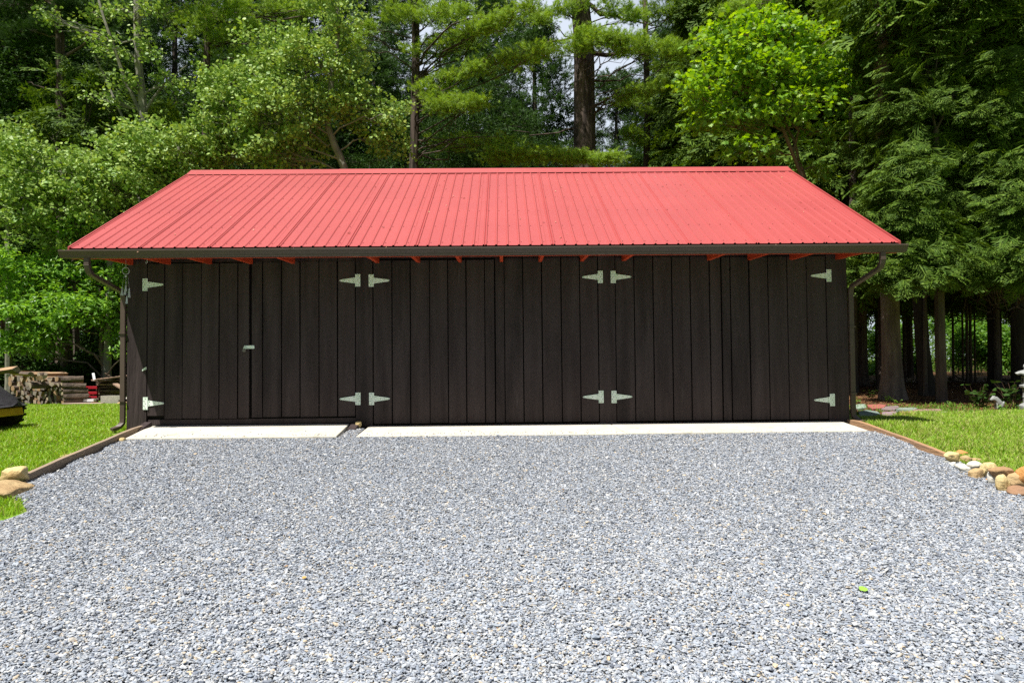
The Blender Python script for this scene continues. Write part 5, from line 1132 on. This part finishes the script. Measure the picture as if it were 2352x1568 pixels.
def wheel(x, y, r, w):
    mb = MB(); pr = [(r * .55, -w/2), (r * .9, -w/2), (r * .97, -w * .38), (r, -w * .2), (r, w * .2), (r * .97, w * .38), (r * .9, w/2), (r * .55, w/2)]
    th = 28; V = [(x + q * math.cos(2*math.pi*i/th), y + s, r + q * math.sin(2*math.pi*i/th)) for q, s in pr for i in range(th)]
    fs = [(k*th+i, k*th+(i+1) % th, (k+1)*th+(i+1) % th, (k+1)*th+i) for k in range(7) for i in range(th)]
    mb.add(V, fs)
    for i in range(18):
        a = 2 * math.pi * i / 18
        for s in (-1, 1):
            c, sn = math.cos(a + .09 * s), math.sin(a + .09 * s); tx, tz = -sn, c; p = lambda rad, tt, yy: (x + rad * c + tx * tt, y + yy, r + rad * sn + tz * tt)
            y0, y1 = (0, w * .5) if s > 0 else (-w * .5, 0)
            mb.hexa([p(r * .97, -.012, y0), p(r * .97, .012, y0), p(r * .95, .03, y1 if s > 0 else y0), p(r * .95, .0, y1), p(r * 1.06, -.01, y0), p(r * 1.06, .01, y0), p(r * 1.03, .026, y1), p(r * 1.03, .0, y1)])
    wh = mb.build('wheel', M_tyre, mw)
    mb = MB(); V = [(x + q * math.cos(2*math.pi*i/20), y + s, r + q * math.sin(2*math.pi*i/20)) for q, s in [(r * .57, -w * .45), (r * .5, -w * .4), (r * .2, -w * .2), (r * .2, w * .2), (r * .5, w * .4), (r * .57, w * .45)] for i in range(20)]
    mb.add(V, [(k*20+i, k*20+(i+1) % 20, (k+1)*20+(i+1) % 20, (k+1)*20+i) for k in range(5) for i in range(20)] + [tuple(range(40, 60)), tuple(range(60, 80))[::-1]]); mb.build('rim', M_rim, wh)
wheel(.0, -.28, .235, .2); wheel(.0, .32, .235, .2); wheel(-1.35, -.32, .17, .14); wheel(-1.35, .32, .17, .14)

# ================================================================= GARDEN ORNAMENTS
M_orn = mat('carved_grey_stone', (.34, .35, .34), .9, .2, var=(.25, .26, .25), nscale=12, bump=.5, bscale=50)
g = ground(2362, 941); lx, ly = float(g[0]), float(g[1]); lz = float(gz(lx, ly)); S = 1 / ppm(ly)
ln = tag(empty('stone_lantern', (lx, ly, lz), R(20)), 'grey carved stone lantern at the edge of the wood', 'lantern')
H = 105 * S; u = H / 100
def six(name, prof, sides=6, rot=0, sm_=False): MB().lathe([(r * u, z * u) for r, z in prof], sides, rot=rot).build(name, M_orn, ln, smooth=sm_, bevel=.003)
six('base', [(17, -2), (17, 9), (16, 10.5), (13.5, 13), (12, 14)], 6)
six('shaft', [(11, 14), (9.5, 15.5), (9.3, 26), (10, 27), (10, 29), (9.3, 30), (9.3, 42), (10.3, 43), (10.3, 45), (9.6, 46)], 16, sm_=True)
six('platform', [(9, 46), (15, 50), (15.5, 54), (12.5, 56.5)], 6)
lc = MB().lathe([(r * u, z * u) for r, z in [(11.5, 56.5), (11.5, 74), (10, 75)]], 6).build('light_chamber', M_orn, ln, bevel=.003)
for k in range(6):
    a = (k + .5) * math.pi / 3; c, s = math.cos(a), math.sin(a); r0 = 9.96 * u; n_ = np.array([c, s, 0]); t_ = np.array([-s, c, 0])
    V = [n_ * (r0 + dd_) + t_ * a_ * u + np.array([0, 0, b_ * u]) for dd_ in (0, .003) for a_, b_ in ((-3, 62), (3, 62), (3, 70), (-3, 70))]
    MB().hexa(V).build('window', mat('painted_recess_shade', (.06, .06, .06), .9), lc)  # thin plate on the face, the shade of an opening painted as dark colour
V = []; rings = [(21, 76, 1), (22, 79, 1), (17, 83, .6), (11, 86, .3), (6.5, 88, 0)]
for r, z, cu in rings:
    for k in range(24):
        a = 2 * math.pi * k / 24; co = abs(((k % 4) - 0) if (k % 4) <= 2 else (k % 4) - 4) / 2; rr_ = r * (1 - .13 * co); V.append((rr_ * u * math.cos(a), rr_ * u * math.sin(a), (z + cu * 2.5 * (1 - co)) * u))
n_ = len(rings); fs = [(i*24+j, i*24+(j+1) % 24, (i+1)*24+(j+1) % 24, (i+1)*24+j) for i in range(n_-1) for j in range(24)] + [tuple(range(24))[::-1], tuple((n_-1)*24+j for j in range(24))]
MB().add(V, fs).build('roof', M_orn, ln, smooth=True)
six('finial', [(7, 88), (6, 90), (5.5, 91.5), (7, 93), (7.2, 97), (6.2, 99.5), (3, 101.5), (.5, 103)], 16, sm_=True)
# hunched animal figure
g = ground(2294, 941); ax_, ay_ = float(g[0]), float(g[1]); q = 1 / ppm(ay_)
def skin(name, nodes, edges, m, parent=None, sub=2):
    me = bpy.data.meshes.new(name); me.from_pydata([n[:3] for n in nodes], edges, []); me.materials.append(m); o = link(name, me, parent)
    o.modifiers.new('skin', 'SKIN'); 
    for i, n in enumerate(nodes):
        me.skin_vertices[0].data[i].radius = (n[3], n[3]); me.skin_vertices[0].data[i].use_root = (i == 0)
    s = o.modifiers.new('sub', 'SUBSURF'); s.levels = sub; s.render_levels = sub
    o.modifiers['skin'].use_smooth_shade = True
    dt = bpy.data.textures.new(name + '_relief', 'CLOUDS'); dt.noise_scale = .03
    d = o.modifiers.new('relief', 'DISPLACE'); d.texture = dt; d.strength = .008
    return o
an = [(8, 0, 7, 6.2), (3, 0, 13, 6.0), (-2, 0, 20, 6.2), (-7, 0, 26, 5.8), (-13, 0, 26, 4.6), (-17, 0, 22.5, 3.2), (-19, 0, 20, 2.0),
      (11, 0, 14, 2.6), (13, 0, 18, 1.8), (-5, 3.5, 14, 2.4), (-5, 4, 6, 1.9), (-6, 4, .5, 1.7), (-5, -3.5, 14, 2.4), (-5, -4, 6, 1.9), (-6, -4, .5, 1.7), (2, 5, 2, 2.6), (2, -5, 2, 2.6), (-10, 3, 31, 1.2), (-10, -3, 31, 1.2)]
nd = [(x * q, y * q, z * q, r * q) for x, y, z, r in an]
o = skin('animal_statue', nd, [(0, 1), (1, 2), (2, 3), (3, 4), (4, 5), (5, 6), (0, 7), (7, 8), (2, 9), (9, 10), (10, 11), (2, 12), (12, 13), (13, 14), (0, 15), (0, 16), (4, 17), (4, 18)], M_orn)
o.location = (ax_, ay_, float(gz(ax_, ay_)) + .01); tag(o, 'small mottled stone animal hunched on the wood edge beside the lantern', 'statue')

# ================================================================= WIND CHIME
c = at(289, 622, -.25); M_ch = mat('frosted_glass', (.55, .6, .62), .3, .5, var=(.4, .43, .45), nscale=30)
wc = tag(empty('wind_chime', (c[0], c[1], c[2])), 'small wind chime with pale bells hanging by the left corner of the shed', 'wind chime')
q = 1 / ppm(-.25)
mb = MB(); P = [(8 * q * math.cos(t), 0, 8 * q * math.sin(t)) for t in np.linspace(0, 2 * math.pi, 13)]; mb.tube(P, .0045, 6, cap=False, ref=(0, 1, 0)); mb.build('ring', M_ch, wc)
mb = MB(); mb.tube([(0, 0, 8 * q), (0, 0, 2.10 - c[2])], .0015, 4); mb.build('cord', M_white, wc)
mb = MB(); mb.lathe([(.2 * q, -3 * q), (2.2 * q, -1.5 * q), (2.6 * q, 0), (2.2 * q, 1.5 * q), (.2 * q, 3 * q)], 10, (0, 0, -12 * q)); mb.build('bead', M_ch, wc, smooth=True)
for i, (x, y, zt, hh) in enumerate([(-8, 0, -46, 20), (0, -3, -48, 14), (1, 3, -66, 18), (8, 0, -50, 22), (3, -5, -40, 14)]):
    mb = MB(); mb.lathe([(.6 * q, hh * .5 * q), (1.6 * q, hh * .3 * q), (2.2 * q, -hh * .2 * q), (4.0 * q if i == 0 else 2.8 * q, -hh * .5 * q)], 10, (x * q, y * q, zt * q)); b = mb.build('bell', M_ch, wc, smooth=True)
    mb = MB(); mb.tube([(x * q * .6, y * q * .3, -14 * q), (x * q, y * q, (zt + hh * .5) * q)], .001, 3); mb.build('string', M_white, b)

# ================================================================= SMALL PLANTS, FALLEN BITS
def sprig(px, py, n, h, label, m, T=TR, size=.07, group=None):
    g = ground(px, py); B = empty('weed', (g[0], g[1], float(gz(g[0], g[1])))); mb = MB(); P = []; D = []
    for i in range(n):
        a = random.uniform(0, 6.28); tip = np.array([math.cos(a) * h * random.uniform(.2, .7), math.sin(a) * h * random.uniform(.2, .7), h * random.uniform(.5, 1)])
        pts = wiggle((0, 0, 0), tip, 4, .2); mb.tube(pts, [.004, .003, .002, .001], 4)
        for k in range(5): P.append(pts[min(3, 1 + k // 2)] + rng.normal(0, .012, 3)); D.append((math.cos(a + k * 1.3), math.sin(a + k * 1.3), random.uniform(-.2, .4)))
    mb.build('stem', B_twig, B); V, Fx = stamp(T, np.array(P), np.array(D), rng.uniform(.7, 1.2, len(P)) * size, rng.normal(0, .5, len(P)))
    link('foliage', fast_mesh('weed_leaves', V, [Fx], [m]), B); return tag(B, label, 'weed', group)
sprig(2002, 917, 5, .22, 'bright leafy weed left of the flared trunk', L_under)
sprig(2042, 924, 6, .16, 'yellow green seedlings at the foot of the flared trunk', L_under, size=.05)
sprig(2060, 927, 4, .12, 'low seedling just right of the flared trunk foot', L_under, size=.05)
sprig(1972, 927, 5, .12, 'little green plant beside the grey green flagstone', L_under, size=.045)
sprig(2250, 936, 14, .42, 'dark leafy plant left of the stone animal', L_dark, size=.09)
sprig(2262, 934, 9, .3, 'smaller leafy plant just left of the stone animal', L_dark, size=.08)
sprig(2324, 938, 12, .5, 'shaded green plant between the stone animal and the lantern', L_dark, size=.09)
sprig(2302, 947, 4, .12, 'pale seedling in front of the stone animal', L_under, size=.05)
sprig(205, 905, 8, .35, 'weedy plant left of the red rack', L_ash, T=TL, size=.1)
sprig(2185, 934, 5, .12, 'sparse seedlings right of the spotted trunk', L_under, size=.045)
def stick(pa, pb, Ya, Yb, r, label, name='fallen_branch'):
    P = wiggle(at(*pa, Ya), at(*pb, Yb), 9, .35); o = MB().tube(P, np.linspace(r, r * .4, 9), 6).build(name, B_hem, smooth=True); return tag(o, label, 'branch')
stick((2180, 868), (2345, 872), 17, 15, .07, 'long fallen trunk lying across the wood behind the black trunk')
stick((1960, 880), (2050, 884), 13, 12, .05, 'fallen limb on the wood floor left of the sunlit trunk')
stick((2190, 850), (2290, 866), 18, 14, .03, 'thin fallen branch slanting between the dark trunks')
stick((2162, 925), (2200, 914), 4.8, 5.3, .012, 'bare twig leaning beside the spotted trunk')
def one_leaf(px, py, size, col, label):
    g = ground(px, py); V, Fx = stamp(TR, np.array([[g[0], g[1], float(gz(g[0], g[1])) + .034]]), np.array([[.9, .3, .12]]), np.array([size]), np.array([.3]))
    tag(link('leaf', fast_mesh('leaf', V, [Fx], [mat('single_leaf', col, .5, .3)])), label, 'leaf')
one_leaf(1975, 1369, .055, (.25, .45, .06), 'green leaf lying alone on the gravel')
one_leaf(693, 1341, .028, (.5, .3, .08), 'tiny yellow leaf lying on the gravel near the front')
one_leaf(1806, 1405, .022, (.5, .36, .14), 'tan leaf lying on the gravel near the green one')
one_leaf(2118, 955, .1, (.2, .42, .12), 'green leaf lying on the large grey flagstone')
